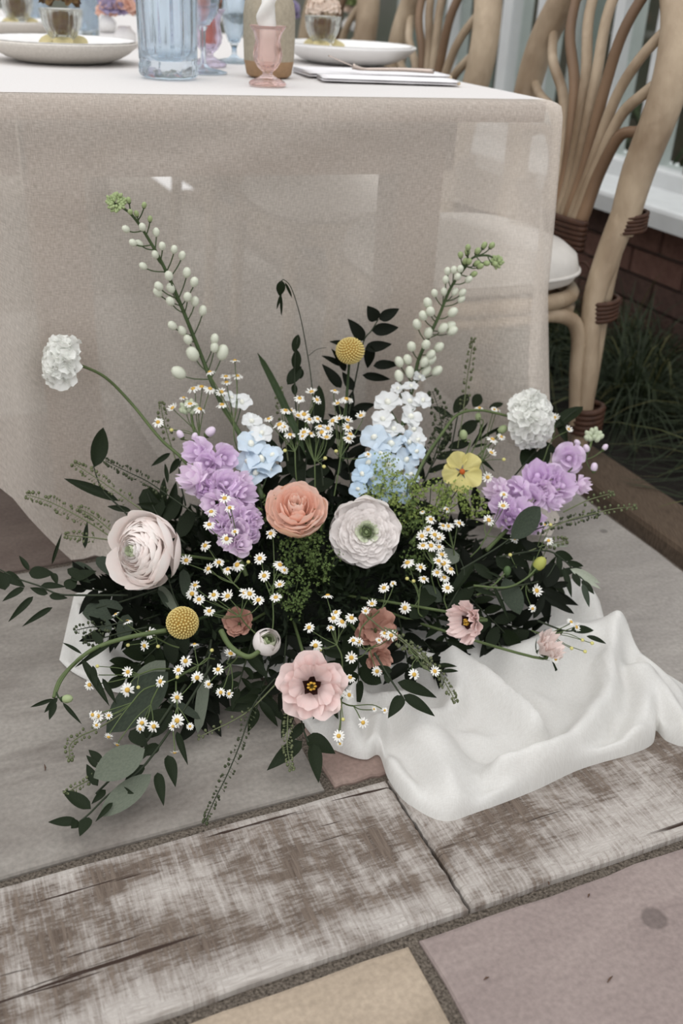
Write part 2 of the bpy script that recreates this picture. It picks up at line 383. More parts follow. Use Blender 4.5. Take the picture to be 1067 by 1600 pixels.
# inside of the glasshouse: floor, back wall and a few shelves of greenery seen dimly
inn = mat('inner_wall', (78, 70, 60), .9, scale=3, col2=(52, 58, 44))
struct('wall_back', gbox(WA + 2.6, WA + 2.7, -1.5, 9.0, 0, 2.6).mesh('wall_back', False), inn, 'far inner wall of the glasshouse')
struct('floor_2', gbox(WA + .22, WA + 2.6, -1.5, 9.0, -.06, -.03).mesh('floor_2', False), mat('inner_floor', (64, 54, 46), .9, scale=8), 'dark floor inside the glasshouse')
struct('ceiling', gbox(WA + 1.9, WA + 2.7, -1.5, 9.0, 2.3, 2.36).mesh('ceiling', False), mat('roof_board', (168, 168, 164), .8, scale=5), 'glasshouse roof board')
pot = mat('terracotta', (150, 98, 74), .8, scale=20); pl_g = mat('pot_leaf', (52, 68, 44), .55, col2=(76, 92, 60), scale=15, trans=.2)
for k, (a, b) in enumerate(((2.55, 2.2), (2.75, 2.75), (2.5, 3.35), (2.9, 1.75))):
    base = W(a, b, -.03); t = thing('potted_plant', ['potted plant behind the glass nearest the right edge', 'potted plant behind the glass above the front chair', 'potted plant behind the glass between the two front chairs', 'potted plant deep inside the glasshouse at the far right'][k], 'plant', base)
    mb = MB().lathe([(.001, 0), (.09, 0), (.12, .2), (.13, .2), (.13, .23), (.115, .23), (.11, .19), (.001, .19)], 20); mb.v = [tuple(np.asarray(q) + base) for q in mb.v]; part('pot', mb, pot, t, Matrix.Identity(4))
    mb = MB(); r = random.Random(k)
    for q in range(130):
        d = np.array([r.gauss(0, 1), r.gauss(0, 1), r.uniform(-.2, 1.6)]); d /= np.linalg.norm(d); c = base + np.array([0, 0, .42]) + d * r.uniform(.05, .24); Rm = frame(d + np.array([r.gauss(0, .5), r.gauss(0, .5), .3]), spin=r.uniform(0, 6)); g = []
        for i in range(4):
            for j in range(3): g.append(c + Rm @ np.array([(j - 1) * .022 * math.sin(math.pi * (i + .3) / 3.6), (i - 1.5) * .035, -.01 * abs(j - 1)]))
        mb.grid(g, 4, 3)
    part('foliage', mb, pl_g, t, Matrix.Identity(4), kind='stuff')
    part('stem', MB().tube([base + np.array([0, 0, .18]), base + np.array([.01, 0, .32]), base + np.array([0, .01, .48])], .008, 6), pl_g, t, Matrix.Identity(4))
# house wall far behind, closing the view beyond the table
bw = MB(); bw.box(W(-1, 9.2, 1.6), UA * 6, VA * .1, ZA * 1.7)
struct('wall_far', bw.mesh('wall_far', False), mat('far_render', (150, 148, 140), .9, col2=(112, 118, 104), scale=1.2), 'pale garden wall far behind the table')

# ------------------------------------------------------------------ ornamental grass in the bed
g_dk = mat('grass_dark', (34, 43, 28), .6, col2=(54, 64, 42), scale=12, trans=.2)
g_lt = mat('grass_straw', (96, 92, 58), .6, col2=(76, 82, 48), scale=12, trans=.2)
def blade(mb, base, dr, L, w, droop):
    n = 6; pts = []
    side = np.cross(dr, ZA); side /= np.linalg.norm(side) + 1e-9
    for i in range(n):
        t = i / (n - 1); c = base + dr * L * t + ZA * (-droop * L * t * t)
        aa = c @ UA
        if aa > 1.88: c = c - UA * (aa - 1.88)
        c[2] = max(c[2], .006 if aa > 1.36 else .034)
        if aa < 1.30: c = c + UA * (1.30 - aa) * .8
        ww = w * (1 - t ** 2) + .0004
        pts += [c - side * ww, c + ZA * ww * .5, c + side * ww]
    mb.grid(pts, n, 3)
CL = [(1.62, 1.30), (1.72, 1.55), (1.60, 1.80), (1.76, 2.00), (1.62, 2.18), (1.74, 2.46), (1.60, 2.66), (1.76, 1.10)]
glab = ['nearest dark grass clump behind the timber edging', 'dark grass clump against the brick wall right of the chair', 'dark grass clump behind the front rattan chair legs', 'dark grass clump by the brick wall behind the chair', 'dark grass clump left of the chair legs beyond the tablecloth', 'dark grass clump under the glasshouse sill behind the tablecloth', 'farthest grass clump beside the edging behind the table', 'dark grass clump at the right edge of the picture by the wall']
for i, (a, b) in enumerate(CL):
    base = W(a, b, -.01); t = thing('grass_clump', glab[i], 'grass', base, 'ornamental grass clumps in the bed')
    for (nm, m, cnt, kk) in (('grass_blades', g_dk, 300, 1.0), ('dry_blades', g_lt, 26, 1.1)):
        mb = MB(); r = random.Random(i * 7 + cnt)
        for k in range(cnt):
            an = r.uniform(0, 6.283); el = r.uniform(.35, 1.45); d = np.array([math.cos(an) * math.cos(el), math.sin(an) * math.cos(el), math.sin(el)])
            blade(mb, base + np.array([r.gauss(0, .03), r.gauss(0, .03), 0]), d, r.uniform(.26, .52) * kk, r.uniform(.0014, .0028), r.uniform(.35, .95))
        o = part(nm, mb, m, t, Matrix.Identity(4)); o['kind'] = 'stuff'
# ------------------------------------------------------------------ table and cloth
wood = mat('table_wood', (84, 60, 44), .7, col2=(104, 78, 58), scale=10, stretch=(1, 1, 1), bump=.1)
TW = 1.01; TL = 3.0; ZT = .75
def T(s, t, z): return TC + E1 * s + E2 * t + ZA * (z - TC[2])      # s along the front edge to the left, t back along the side
table = thing('dining_table', 'long wooden trestle table under the linen cloth, its frame showing through', 'table', T(TW / 2, .5, 0))
def tbox(s0, s1, t0, t1, z0, z1):
    m = MB(); vs = [T(s, t, z) for s in (s0, s1) for t in (t0, t1) for z in (z0, z1)]
    return m.add(vs, [(0, 1, 3, 2), (4, 6, 7, 5), (0, 4, 5, 1), (2, 3, 7, 6), (0, 2, 6, 4), (1, 5, 7, 3)])
I4 = Matrix.Identity(4)
part('tabletop', tbox(.012, TW - .012, .012, TL, ZT - .036, ZT - .004).mesh('tabletop', False), wood, table, I4)
part('apron', tbox(.17, TW - .17, .06, .085, ZT - .125, ZT - .036).mesh('apron', False), wood, table, I4)
part('apron', tbox(.13, .155, .085, TL - .1, ZT - .125, ZT - .036).mesh('apron', False), wood, table, I4)
part('apron', tbox(TW - .155, TW - .13, .085, TL - .1, ZT - .125, ZT - .036).mesh('apron', False), wood, table, I4)
for s0 in (.165, TW - .245):
    for t0 in (.055, TL - .2):
        part('leg', tbox(s0, s0 + .08, t0, t0 + .08, 0.0, ZT - .036).mesh('leg', False), wood, table, I4)

def cloth_mat(name, col, transp, trans, col2, weave=1.0, wsc=520):
    m = bpy.data.materials.new(name); m.use_nodes = True; n = m.node_tree.nodes; l = m.node_tree.links; n.clear()
    out = n.new('ShaderNodeOutputMaterial'); d = n.new('ShaderNodeBsdfDiffuse'); t = n.new('ShaderNodeBsdfTranslucent'); tr = n.new('ShaderNodeBsdfTransparent')
    tc = n.new('ShaderNodeTexCoord'); cs = []
    uv = tc.outputs['UV']
    for k, st in enumerate(((wsc * .16, wsc, 1), (wsc, wsc * .16, 1))):
        mp = n.new('ShaderNodeMapping'); mp.inputs['Scale'].default_value = st; l.new(uv, mp.inputs[0]); z = n.new('ShaderNodeTexNoise'); z.inputs['Scale'].default_value = 1; z.inputs['Detail'].default_value = 3; l.new(mp.outputs[0], z.inputs['Vector']); cs.append(z.outputs['Fac'])
    ad = n.new('ShaderNodeMath'); ad.operation = 'ADD'; l.new(cs[0], ad.inputs[0]); l.new(cs[1], ad.inputs[1])
    mr = n.new('ShaderNodeMapRange'); mr.inputs[1].default_value = .7; mr.inputs[2].default_value = 1.3; l.new(ad.outputs[0], mr.inputs[0])
    mx = n.new('ShaderNodeMix'); mx.data_type = 'RGBA'; mx.inputs[6].default_value = lin(col2); mx.inputs[7].default_value = lin(col); l.new(mr.outputs[0], mx.inputs[0])
    l.new(mx.outputs[2], d.inputs[0]); l.new(mx.outputs[2], t.inputs[0])
    bp = n.new('ShaderNodeBump'); bp.inputs['Strength'].default_value = .25 * weave; bp.inputs['Distance'].default_value = .001; l.new(ad.outputs[0], bp.inputs['Height']); l.new(bp.outputs[0], d.inputs['Normal'])
    m1 = n.new('ShaderNodeMixShader'); m1.inputs[0].default_value = trans; l.new(d.outputs[0], m1.inputs[1]); l.new(t.outputs[0], m1.inputs[2])
    m2 = n.new('ShaderNodeMixShader'); l.new(m1.outputs[0], m2.inputs[1]); l.new(tr.outputs[0], m2.inputs[2])
    mr2 = n.new('ShaderNodeMapRange'); mr2.inputs[1].default_value = .7; mr2.inputs[2].default_value = 1.3; mr2.inputs[3].default_value = min(1, transp * 1.2); mr2.inputs[4].default_value = transp * .8; l.new(ad.outputs[0], mr2.inputs[0]); l.new(mr2.outputs[0], m2.inputs[0])
    l.new(m2.outputs[0], out.inputs[0]); return m
linen = cloth_mat('linen', (253, 244, 234), .43, .36, (240, 229, 217), .8, 640)
linen_top = cloth_mat('linen_top', (240, 237, 235), .03, .2, (230, 226, 223), .5, 1100)
# drape: u runs along the hem from the left side, round the front left corner, along the front, round the right corner and back
def smooth(x): x = max(0., min(1., x)); return x * x * (3 - 2 * x)
RC = .03
def rim(q):
    """point and outward normal on the top's edge; q: metres along left side (t from 1.2 to 0), front (s TW to 0), right side (t 0 to TL)"""
    LS = 1.2
    if q < LS: return T(TW, LS - q, 0), np.array([-.9034, -.4287, 0]), 'L'
    q -= LS
    if q < TW: return T(TW - q, 0, 0), N1.copy(), 'F'
    q -= TW
    return T(0, q, 0), np.array([.9034, .4287, 0]), 'R'
QT = 1.2 + TW + TL
qs = sorted(set([round(i * .02, 4) for i in range(int((1.2 + TW + 1.0) / .02))] + [1.2 + TW + 1.0 + .08 * i for i in range(26)] + [1.2 + k * .004 for k in range(-6, 7)] + [1.2 + TW + k * .004 for k in range(-6, 7)]))
NV = 40
def drape(q, w):
    """w 0 at the table edge .. 1 at the hem"""
    # blend normals near the corners so that the corner folds are round
    p, n, side = rim(q); dF0 = q - 1.2; dF1 = q - 1.2 - TW
    def nrm(qq): return rim(max(0, min(QT - .01, qq)))[1]
    n = sum((nrm(q + k * .02) for k in range(-4, 5)), np.zeros(3)); n /= np.linalg.norm(n)
    # hem height: short at the front left, on the floor in the middle, a little off the floor on the right side
    x = q - 1.2
    hem = np.interp(x, [-1.2, -.1, .0, .05, .085, .12, .145, .17, .44, TW - .05, TW, TW + .05, TW + .09, 3], [.22, .21, .21, .195, .135, .07, .025, .004, .004, .004, .03, .27, .50, .52])
    cornR = math.exp(-(dF1 / .16) ** 2); cornL = math.exp(-(dF0 / .17) ** 2)
    flare = .020 + .060 * cornR + .03 * cornL
    fold = 0.0
    amp = smooth(w * 1.3 - .1)
    fold += .034 * amp * math.sin(q * 21 + .7 * math.sin(q * 6)) * (.35 + .65 * max(cornL, cornR, .22))
    fold += .010 * amp * math.sin(q * 47 + 1.3)
    fold += .030 * amp * cornR * math.cos((dF1 + .055) * 44)
    fold += .020 * amp * math.exp(-((x - .22) / .03) ** 2) + .018 * amp * math.exp(-((x - .13) / .025) ** 2)
    for (xf, hf, wf) in ((.055, .020, .022), (.145, .026, .024), (.215, .018, .02), (.29, .016, .024), (.40, .010, .03), (TW - .09, .020, .022), (TW - .17, .014, .022)):
        fold += hf * smooth(w * 1.25 - .12) * math.exp(-((x + .05 * w * (1 if x < .5 else -1) - xf) / wf) ** 2)
    # soft diagonal crease across the front, from the right corner down to the left
    if side == 'F':
        yc = .135 - .115 * smooth((x - .25) / .55)
        dz = w * (ZT - hem)
        fold += .009 * math.exp(-((dz - yc) / .010) ** 2) * smooth((x - .05) / .2) + .005 * math.exp(-((dz - yc - .03) / .016) ** 2) * smooth((x - .05) / .2)
        for (x0, z0, x1, z1, h) in ((.17, .055, .24, .085, .008), (.16, .075, .20, .10, .006)):
            if x0 - .02 < x < x1 + .02:
                zz = z0 + (z1 - z0) * (x - x0) / (x1 - x0); fold += h * math.exp(-((dz - zz) / .0035) ** 2)
    out = flare * w ** 1.2 + fold
    L = ZT - hem
    # rounded shoulder
    r = .028; drop = w * L
    if drop < r * 1.57:
        an = drop / r; o2 = r * math.sin(an); z = ZT - r * (1 - math.cos(an))
    else: o2 = r; z = ZT - r - (drop - r * 1.57)
    z = max(z, hem)
    c = p + n * (out + o2 - .018); c[2] = z
    if z < .05 and hem < .02:  # the spare length kicks out over the floor
        c += n * (.05 - z) * .9
    return c
pts = []; uvs = []
wv = [0, .006, .012, .02, .03] + [.03 + .97 * (i + 1) / (NV - 5) for i in range(NV - 5)]
for q in qs:
    for w in wv: pts.append(drape(q, w)); uvs.append((q, w * .75))
cb = MB().grid(pts, len(qs), NV)
def uvmesh(mb, name, uvs):
    me = mb.mesh(name); ul = me.uv_layers.new(name='UVMap')
    vi = np.zeros(len(me.loops), int); me.loops.foreach_get('vertex_index', vi); ul.data.foreach_set('uv', np.array(uvs)[vi].ravel()); return me
cloth = thing('tablecloth', 'sheer natural linen tablecloth draped over the long table', 'tablecloth', T(TW / 2, .3, 0))
part('drape', uvmesh(cb, 'drape', uvs), linen, cloth, I4)
tp = []; tuv = []
for i in range(24):
    for j in range(60):
        s = .013 + (TW - .026) * i / 23; t = .013 + (TL - .01) * j / 59
        z = ZT + .0001 + .0004 * math.sin(s * 9 + t * 4) * math.sin(t * 7); tp.append(T(s, t, z)); tuv.append((s, t))
part('cloth_top', uvmesh(MB().grid(tp, 24, 60), 'cloth_top', tuv), linen_top, cloth, I4, label='white linen over the tabletop')

# ------------------------------------------------------------------ rattan chairs
cane = mat('rattan', (124, 104, 82), .5, col2=(186, 168, 144), scale=11, stretch=(1, 1, .5), bump=.3, bscale=70, spec=.35)
cane_d = mat('rattan_brown', (88, 66, 48), .55, col2=(132, 106, 82), scale=5, spec=.4)
bind = mat('leather_binding', (58, 37, 27), .6, col2=(78, 52, 38), scale=60)
cush = mat('white_cushion', (204, 200, 194), .9, var=.04, scale=40, bump=.1, bscale=300)
def make_chair(origin_b, label):
    """a, b, z coordinates: b = 0 at the chair's middle, a grows away from the table"""
    base = W(1.05, origin_b, 0)
    t = thing('rattan_chair', label, 'chair', base, 'rattan chairs along the side of the table')
    def Q(a, b, z): return W(a, origin_b + b, z)
    def tb(name, pts, r, m, n=10, k=6):
        ln = smooth_line([Q(*p) for p in pts], k); rr = np.interp(np.linspace(0, 1, len(ln)), np.linspace(0, 1, len(r)), r) if hasattr(r, '__len__') else r
        return part(name, MB().tube(ln, rr, n), m, t, I4)
    # back arch: two thick posts meeting in a bow
    ARCH = [(1.28, -.194, .505), (1.284, -.197, .53), (1.29, -.205, .62), (1.31, -.222, .76), (1.33, -.19, .89), (1.345, -.10, .975), (1.35, 0, 1.0), (1.345, .09, .975), (1.332, .165, .90), (1.318, .215, .80), (1.305, .23, .68), (1.285, .200, .53), (1.28, .196, .505)]
    tb('back_bow', ARCH, [.027, .028, .031, .033, .033, .031, .03, .031, .031, .03, .028, .027, .027], cane, 14, 5)
    for s in (-1, 1):
        # back leg: bundle of three poles bound together
        tb('leg', [(1.284, s * .197, .545), (1.264, s * .189, .45), (1.245, s * .195, .36), (1.25, s * .21, .22), (1.255, s * .215, .10), (1.25, s * .215, .0)], [.0272, .025, .022, .019, .017, .016], cane, 10)
        tb('leg_pole', [(1.285, s * .187, .50), (1.275, s * .185, .38), (1.268, s * .198, .22), (1.262, s * .208, .10)], [.016, .018, .016, .013], cane)
        tb('leg_pole', [(1.08, s * .192, .352), (1.17, s * .196, .348), (1.215, s * .198, .315), (1.225, s * .204, .22), (1.24, s * .21, .10)], [.014, .015, .015, .014, .012], cane)
        tb('leg', [(.86, s * .19, .40), (.85, s * .2, .2), (.84, s * .205, 0)], [.019, .017, .016], cane)
        for (a, b, z, h, rr) in ((1.254, s * .192, .355, .034, .034), (1.252, s * .213, .125, .045, .03), (1.284, s * .196, .525, .028, .034)):
            mb = MB()
            for k in range(5):
                zz = z - h / 2 + h * k / 4
                ring = [Q(a + .012 + rr * 1.02 * math.cos(q), b + rr * .9 * math.sin(q), zz + .12 * rr * math.cos(q)) for q in np.linspace(0, 6.283, 15)]
                mb.tube(ring, h / 6.5, 6, False)
            part('binding', mb, bind, t, I4)
    # fan of split canes: bound low, spreading to the bow
    ends = [(-.215, .70), (-.222, .80), (-.19, .885), (-.115, .965), (-.03, 1.0), (.06, .985), (.135, .93), (.195, .85), (.225, .74), (.228, .63)]
    for k, (eb, ez) in enumerate(ends):
        f = (k - 4.5) / 4.5; b0 = -.035 + f * .066
        ea = 1.30 + .045 * smooth((ez - .55) / .45)
        bow = .55 + .3 * abs(f)
        zm = .55 + (ez - .55) * .52
        tb('back_cane', [(1.245, -.035 + f * .056, .44), (1.26, b0, .52), (1.275, b0 + (eb - b0) * .07, .60), (1.285, b0 + (eb - b0) * (.22 + .12 * abs(f)), .66 + (ez - .66) * .3), (1.295, b0 + (eb - b0) * (.6 + .1 * abs(f)), .66 + (ez - .66) * .66), (ea, eb, ez)], [.013, .0135, .0125, .011, .0105, .010], cane if k % 3 else cane_d, 8)
    mb = MB()
    for k in range(6):
        zz = .455 + .05 * k / 5
        ring = [Q(1.252 + .016 * math.cos(q), .086 * math.sin(q) - .035, zz) for q in np.linspace(0, 6.283, 19)]; mb.tube(ring, .0062, 6, False)
    part('binding', mb, bind, t, I4, label='brown binding around the fan of canes')
    def SQ(q, R): c_, s_ = math.cos(q), math.sin(q); return R * math.copysign(abs(c_) ** .62, c_), R * math.copysign(abs(s_) ** .62, s_)
    # round seat hoop, lower hoop, cushion with piping
    for (zz, rr, cc) in ((.378, .016, 'seat_hoop'), (.350, .012, 'seat_hoop')):
        part(cc, MB().tube([Q(1.045 + SQ(q, .205)[0], SQ(q, .205)[1], zz) for q in np.linspace(0, 6.283, 49)], rr, 8, False), cane, t, I4)
    sm = MB().lathe([(0.001, .380), (.20, .380), (.20, .392), (.001, .392)], 32); sm.v = [tuple(Q(1.045 + x, y, z)) for (x, y, z) in sm.v]
    part('seat', sm, cane_d, t, I4)
    cu = MB().lathe([(.001, .392), (.12, .392), (.19, .394), (.212, .405), (.220, .425), (.212, .455), (.19, .472), (.13, .482), (.001, .486)], 40); cu.v = [tuple(Q(1.04 + SQ(math.atan2(y, x), math.hypot(x, y) * .98)[0], SQ(math.atan2(y, x), math.hypot(x, y) * .98)[1], z)) for (x, y, z) in cu.v]
    c = part('cushion', cu, cush, t, I4, label='white seat cushion')
    part('piping', MB().tube([Q(1.04 + SQ(q, .2155)[0], SQ(q, .2155)[1], .424) for q in np.linspace(0, 6.283, 61)], .0042, 6, False), cush, c, I4)
    part('tie', MB().tube(smooth_line([Q(1.22, -.12, .41), Q(1.245, -.14, .435), Q(1.252, -.165, .42), Q(1.25, -.185, .385)], 5), .0028, 5), bind, c, I4)
    return t
make_chair(1.755, 'nearest rattan chair with a white cushion at the right side of the table')
make_chair(2.415, 'second rattan chair, behind the nearest one, beyond the folded napkins')
make_chair(3.075, 'farthest rattan chair, seen past the right-hand dinner plate')
# ------------------------------------------------------------------ on the table
ZC = ZT + .0022
def tloc(x, y): return G(x, y, ZC)
g_blue = glass_mat('blue_glass', (243, 248, 252), tint=.8)
g_pink = glass_mat('pink_glass', (255, 246, 244), tint=.8)
g_lilac = glass_mat('lilac_glass', (248, 245, 251), tint=.75)
g_clear = glass_mat('clear_glass', (247, 248, 247), tint=.7)
def lathe_part(name, prof, c, m, parent, n=32, **k):
    mb = MB().lathe([(r, z) for r, z in prof], n, **k); mb.v = [tuple(np.asarray(q) + c) for q in mb.v]
    return part(name, mb, m, parent, I4)
# fluted blue tumbler
c = tloc(264, 121); t = thing('blue_tumbler', 'tall fluted blue glass tumbler at the front of the table', 'glass', c)
o = []; R = .050
prof = [(.002, .0), (.040, .0), (.047, .003), (.0485, .008), (.0485, .020), (.0465, .024), (.0475, .03), (R, .15), (R - .0006, .156), (R - .0035, .157), (R - .006, .15), (R - .009, .05), (R - .015, .034), (.02, .026), (.002, .025)]
mb = MB(); n = 96; vs = []
for k, (r, z) in enumerate(prof):
    for j in range(n):
        q = 6.28318 * j / n; fl = 0
        if .003 < z < .15 and k < 8: fl = .055 * (abs(math.sin(q * 7)) ** .6) - .03
        if z > .03 and k >= 10 and r > .03: fl = .03 * math.cos(q * 14)
        vs.append(c + np.array([r * (1 + fl) * math.cos(q), r * (1 + fl) * math.sin(q), z]))
mb.add(vs, [(i * n + j, i * n + (j + 1) % n, (i + 1) * n + (j + 1) % n, (i + 1) * n + j) for i in range(len(prof) - 1) for j in range(n)])
part('tumbler_wall', mb, g_blue, t, I4)

# candle holders with twisted candles
wax = mat('white_wax', (238, 236, 232), .5, var=.02, trans=.25); wax_c = mat('coral_wax', (232, 150, 122), .5, var=.03, trans=.2)
def holder(px, py, gm, wm, label, sc=1.0, foot=.030, th=.16):
    c = tloc(px, py); t = thing('candle_holder', label, 'candle holder', c)
    prof = [(.001, .0), (foot, .0), (foot + .0012, .003), (foot * .95, .006), (.016, .0115), (.0085, .016), (.0085, .020), (.016, .026), (.0225, .036), (.0245, .046), (.0225, .056), (.0205, .066), (.023, .078), (.0285, .086), (.030, .088), (.0288, .0885), (.0225, .080), (.0178, .066), (.0195, .054), (.0205, .046), (.018, .036), (.010, .028), (.001, .026)]
    prof = [(r * sc, z * sc) for r, z in prof]
    lathe_part('glass_cup', prof, c, gm, t, 48, flute=.06, nf=9, frange=(.001, .07 * sc))
    cd = []; hs = [.03 * sc + .006 + (th) * k / 40 for k in range(41)]
    mb = MB(); vs = []; n = 16
    for k, z in enumerate(hs):
        tw = (z - hs[0]) / .055 * 3.1416; up = min(1, max(0, (z - hs[0] - .045) / .02))
        for j in range(n):
            q = 6.28318 * j / n; rr = .0135 * (1 + up * .22 * math.cos(2 * q)); off = np.array([math.cos(tw), math.sin(tw)]) * .0042 * up
            vs.append(c + np.array([rr * math.cos(q + tw) + off[0], rr * math.sin(q + tw) + off[1], z]))
    mb.add(vs, [(i * n + j, i * n + (j + 1) % n, (i + 1) * n + (j + 1) % n, (i + 1) * n + j) for i in range(40) for j in range(n)] + [tuple(40 * n + j for j in range(n))])
    cn = solo('twisted_candle', mb, wm, label.replace('candle holder', 'holder').split(' glass')[0] + ' glass holder: the twisted taper standing in it', 'candle')
    return t, cn
_, cn = holder(418, 133, g_pink, wax, 'small pink glass candle holder at the table edge'); cn['label'] = 'white twisted taper candle in the pink glass holder'
_, cn = holder(326, 103, g_lilac, wax_c, 'lilac glass candle holder behind the blue tumbler', 1.12); cn['label'] = 'coral twisted taper candle in the lilac glass holder'
# tall blue stemmed glasses behind
def stem_glass(px, py, gm, label, foot=.036, sh=.075, bowl=.034, bh=.10):
    c = tloc(px, py); t = thing('stemmed_glass', label, 'glass', c)
    lathe_part('foot', [(.001, 0), (foot, 0), (foot + .001, .0015), (foot * .8, .004), (.012, .008), (.0055, .014), (.001, .014)], c, gm, t)
    lathe_part('stem', [(.0055, .0135), (.0045, .03), (.0048, sh - .01), (.009, sh), (.001, sh)], c, gm, t, 16)
    lathe_part('bowl', [(.001, sh), (.012, sh + .002), (bowl * .8, sh + .022), (bowl, sh + .05), (bowl * .98, sh + bh), (bowl * .94, sh + bh), (bowl * .95, sh + .05), (bowl * .74, sh + .024), (.010, sh + .006), (.001, sh + .005)], c, gm, t, 32, flute=.05, nf=10)
    return t
stem_glass(318, 113, g_blue, 'blue stemmed glass half hidden behind the tumbler', .042)
stem_glass(366, 97, g_blue, 'blue stemmed glass left of the stoneware bottle', .040, .035, .024, .2)
# stoneware bottle
c = tloc(420, 119); t = thing('stoneware_bottle', 'taupe stoneware bottle vase behind the pink candle holder', 'vase', c)
lathe_part('base_band', [(.001, 0), (.036, 0), (.040, .004), (.0445, .026)], c, mat('raw_clay', (158, 128, 98), .8, scale=90), t, 40)
lathe_part('body', [(.0445, .026), (.0455, .06), (.0455, .10), (.043, .118), (.035, .133), (.022, .143), (.015, .152), (.014, .19), (.016, .196), (.011, .196), (.010, .15), (.001, .14)], c, mat('stoneware', (160, 150, 132), .75, scale=160, bump=.1), t, 40)
# plates
pl = mat('speckled_plate', (214, 208, 200), .45, col2=(198, 192, 183), scale=240); plw = mat('white_plate', (232, 230, 228), .35, var=.02)
def plate(px, py, R, m, label, top=None):
    c = tloc(px, py); t = thing('plate', label, 'plate', c, 'dinner plates')
    lathe_part('body', [(.001, 0.001), (R * .62, .001), (R * .66, .004), (R * .74, .007), (R * .86, .016), (R * .97, .029), (R, .034), (R * .99, .0365), (R * .96, .034), (R * .84, .022), (R * .72, .015), (R * .55, .012), (.001, .012)], c, m, t, 56)
    # scalloped white side plate stacked inside
    mb = MB(); n = 112; prof = [(.001, .0135), (R * .5, .0135), (R * .72, .0165), (R * .93, .036), (R * .95, .0385), (R * .92, .0375), (R * .71, .0195), (R * .5, .0165), (.001, .0165)]
    vs = []
    for r, z in prof:
        for j in range(n):
            q = 6.28318 * j / n; k = 1 + (.018 * math.cos(q * 28) if r > R * .8 else 0); vs.append(c + np.array([r * k * math.cos(q), r * k * math.sin(q), z]))
    mb.add(vs, [(i * n + j, i * n + (j + 1) % n, (i + 1) * n + (j + 1) % n, (i + 1) * n + j) for i in range(len(prof) - 1) for j in range(n)])
    s = solo('side_plate', mb, plw, label.replace('dinner plate', 'scalloped side plate stacked on the plate'), 'plate', 'scalloped side plates')
    return c, s
cL, s = plate(100, 95, .142, pl, 'speckled dinner plate left of the blue tumbler'); s['label'] = 'white scalloped side plate on the plate left of the tumbler'
cR, s = plate(545, 98, .145, plw, 'white dinner plate behind the folded napkins'); s['label'] = 'white scalloped side plate on the plate behind the napkins'
cB, s = plate(8, 57, .135, pl, 'blurred dinner plate far back at the left edge'); s['label'] = 'white scalloped side plate on the far back left plate'
# ribbed goblets with flowers, resting on loose pale petals
pet = mat('cream_petal', (226, 214, 168), .6, trans=.3, var=.1)
dried = mat('dried_flower', (98, 66, 52), .8, col2=(120, 100, 60), scale=90); moss = mat('moss_green', (112, 122, 78), .8, scale=60)
cream = mat('cream_bloom', (236, 220, 206), .6, trans=.3, var=.04); peach_soft = mat('peach_soft', (232, 196, 180), .6, trans=.3, var=.06); lil_soft = mat('lilac_soft', (186, 176, 206), .6, trans=.3, var=.08)
def goblet(c, label, flab, fm, kind):
    t = thing('ribbed_goblet', label, 'goblet', c)
    lathe_part('bowl', [(.001, 0), (.019, 0), (.020, .003), (.009, .008), (.009, .011), (.026, .022), (.036, .042), (.040, .068), (.0395, .069), (.0365, .066), (.033, .043), (.022, .026), (.006, .017), (.001, .016)], c, g_clear, t, 64, flute=.10, nf=16, frange=(.012, .066))
    f = thing('small_flower_bunch', flab, 'flower', c + np.array([0, 0, .03]))
    r = random.Random(len(label)); mb = MB(); mb.ball(c + np.array([0, 0, .044]), .026, 10, 7, (1, 1, .8)); part('stems', mb, dried, f, I4, kind='stuff')
    mb = MB()
    for k in range(60):
        d = np.array([r.gauss(0, 1), r.gauss(0, 1), abs(r.gauss(0, 1)) * .7 + .15]); d /= np.linalg.norm(d); p = c + np.array([0, 0, .080]) + d * np.array([.029, .029, .026])
        Rm = frame(d, spin=r.uniform(0, 6)); q = []
        for i in range(3):
            for j in range(4): q.append(p + Rm @ np.array([(i - 1) * .008 * math.sin(math.pi * (j + .6) / 4.2), (j - 1.5) * .009, .004 * ((i - 1) ** 2 + .3 * j)]))
        mb.grid(q, 3, 4)
    part('bloom', mb, fm, f, I4)
    for k in range(3):
        an = k * 2.1 + r.uniform(0, 1); p = c + np.array([math.cos(an) * .03, math.sin(an) * .026, .006]); Rm = frame([math.cos(an) * .3, -.5, 1], spin=an); q = []
        for i in range(5):
            for j in range(5): q.append(p + Rm @ np.array([(i - 2) * .0085 * math.sin(math.pi * (j + .7) / 5), (j - 2) * .009, .012 * ((i - 2) / 2) ** 2]))
        solo('loose_petal', MB().grid(q, 5, 5), pet, flab.split(' ')[0] + ' petal', 'petal', 'loose cream petals around the goblets')['label'] = 'loose cream petal at the foot of the ribbed goblet %s' % kind
Z3 = np.array([0, 0, .0185])
goblet(cL + Z3 + (-.004, .02, 0), 'ribbed clear goblet with dark contents on the left plate', 'dark dried flower bunch in the goblet on the left plate', dried, 'on the left plate')
goblet(cR + Z3 + (-.06, .02, 0), 'ribbed clear goblet on the plate behind the napkins', 'cream flower bunch in the goblet behind the napkins', cream, 'on the right plate')
goblet(cB + Z3 + (.03, .02, 0), 'ribbed goblet on the far back left plate', 'mossy flower bunch in the far back left goblet', moss, 'far back on the left')
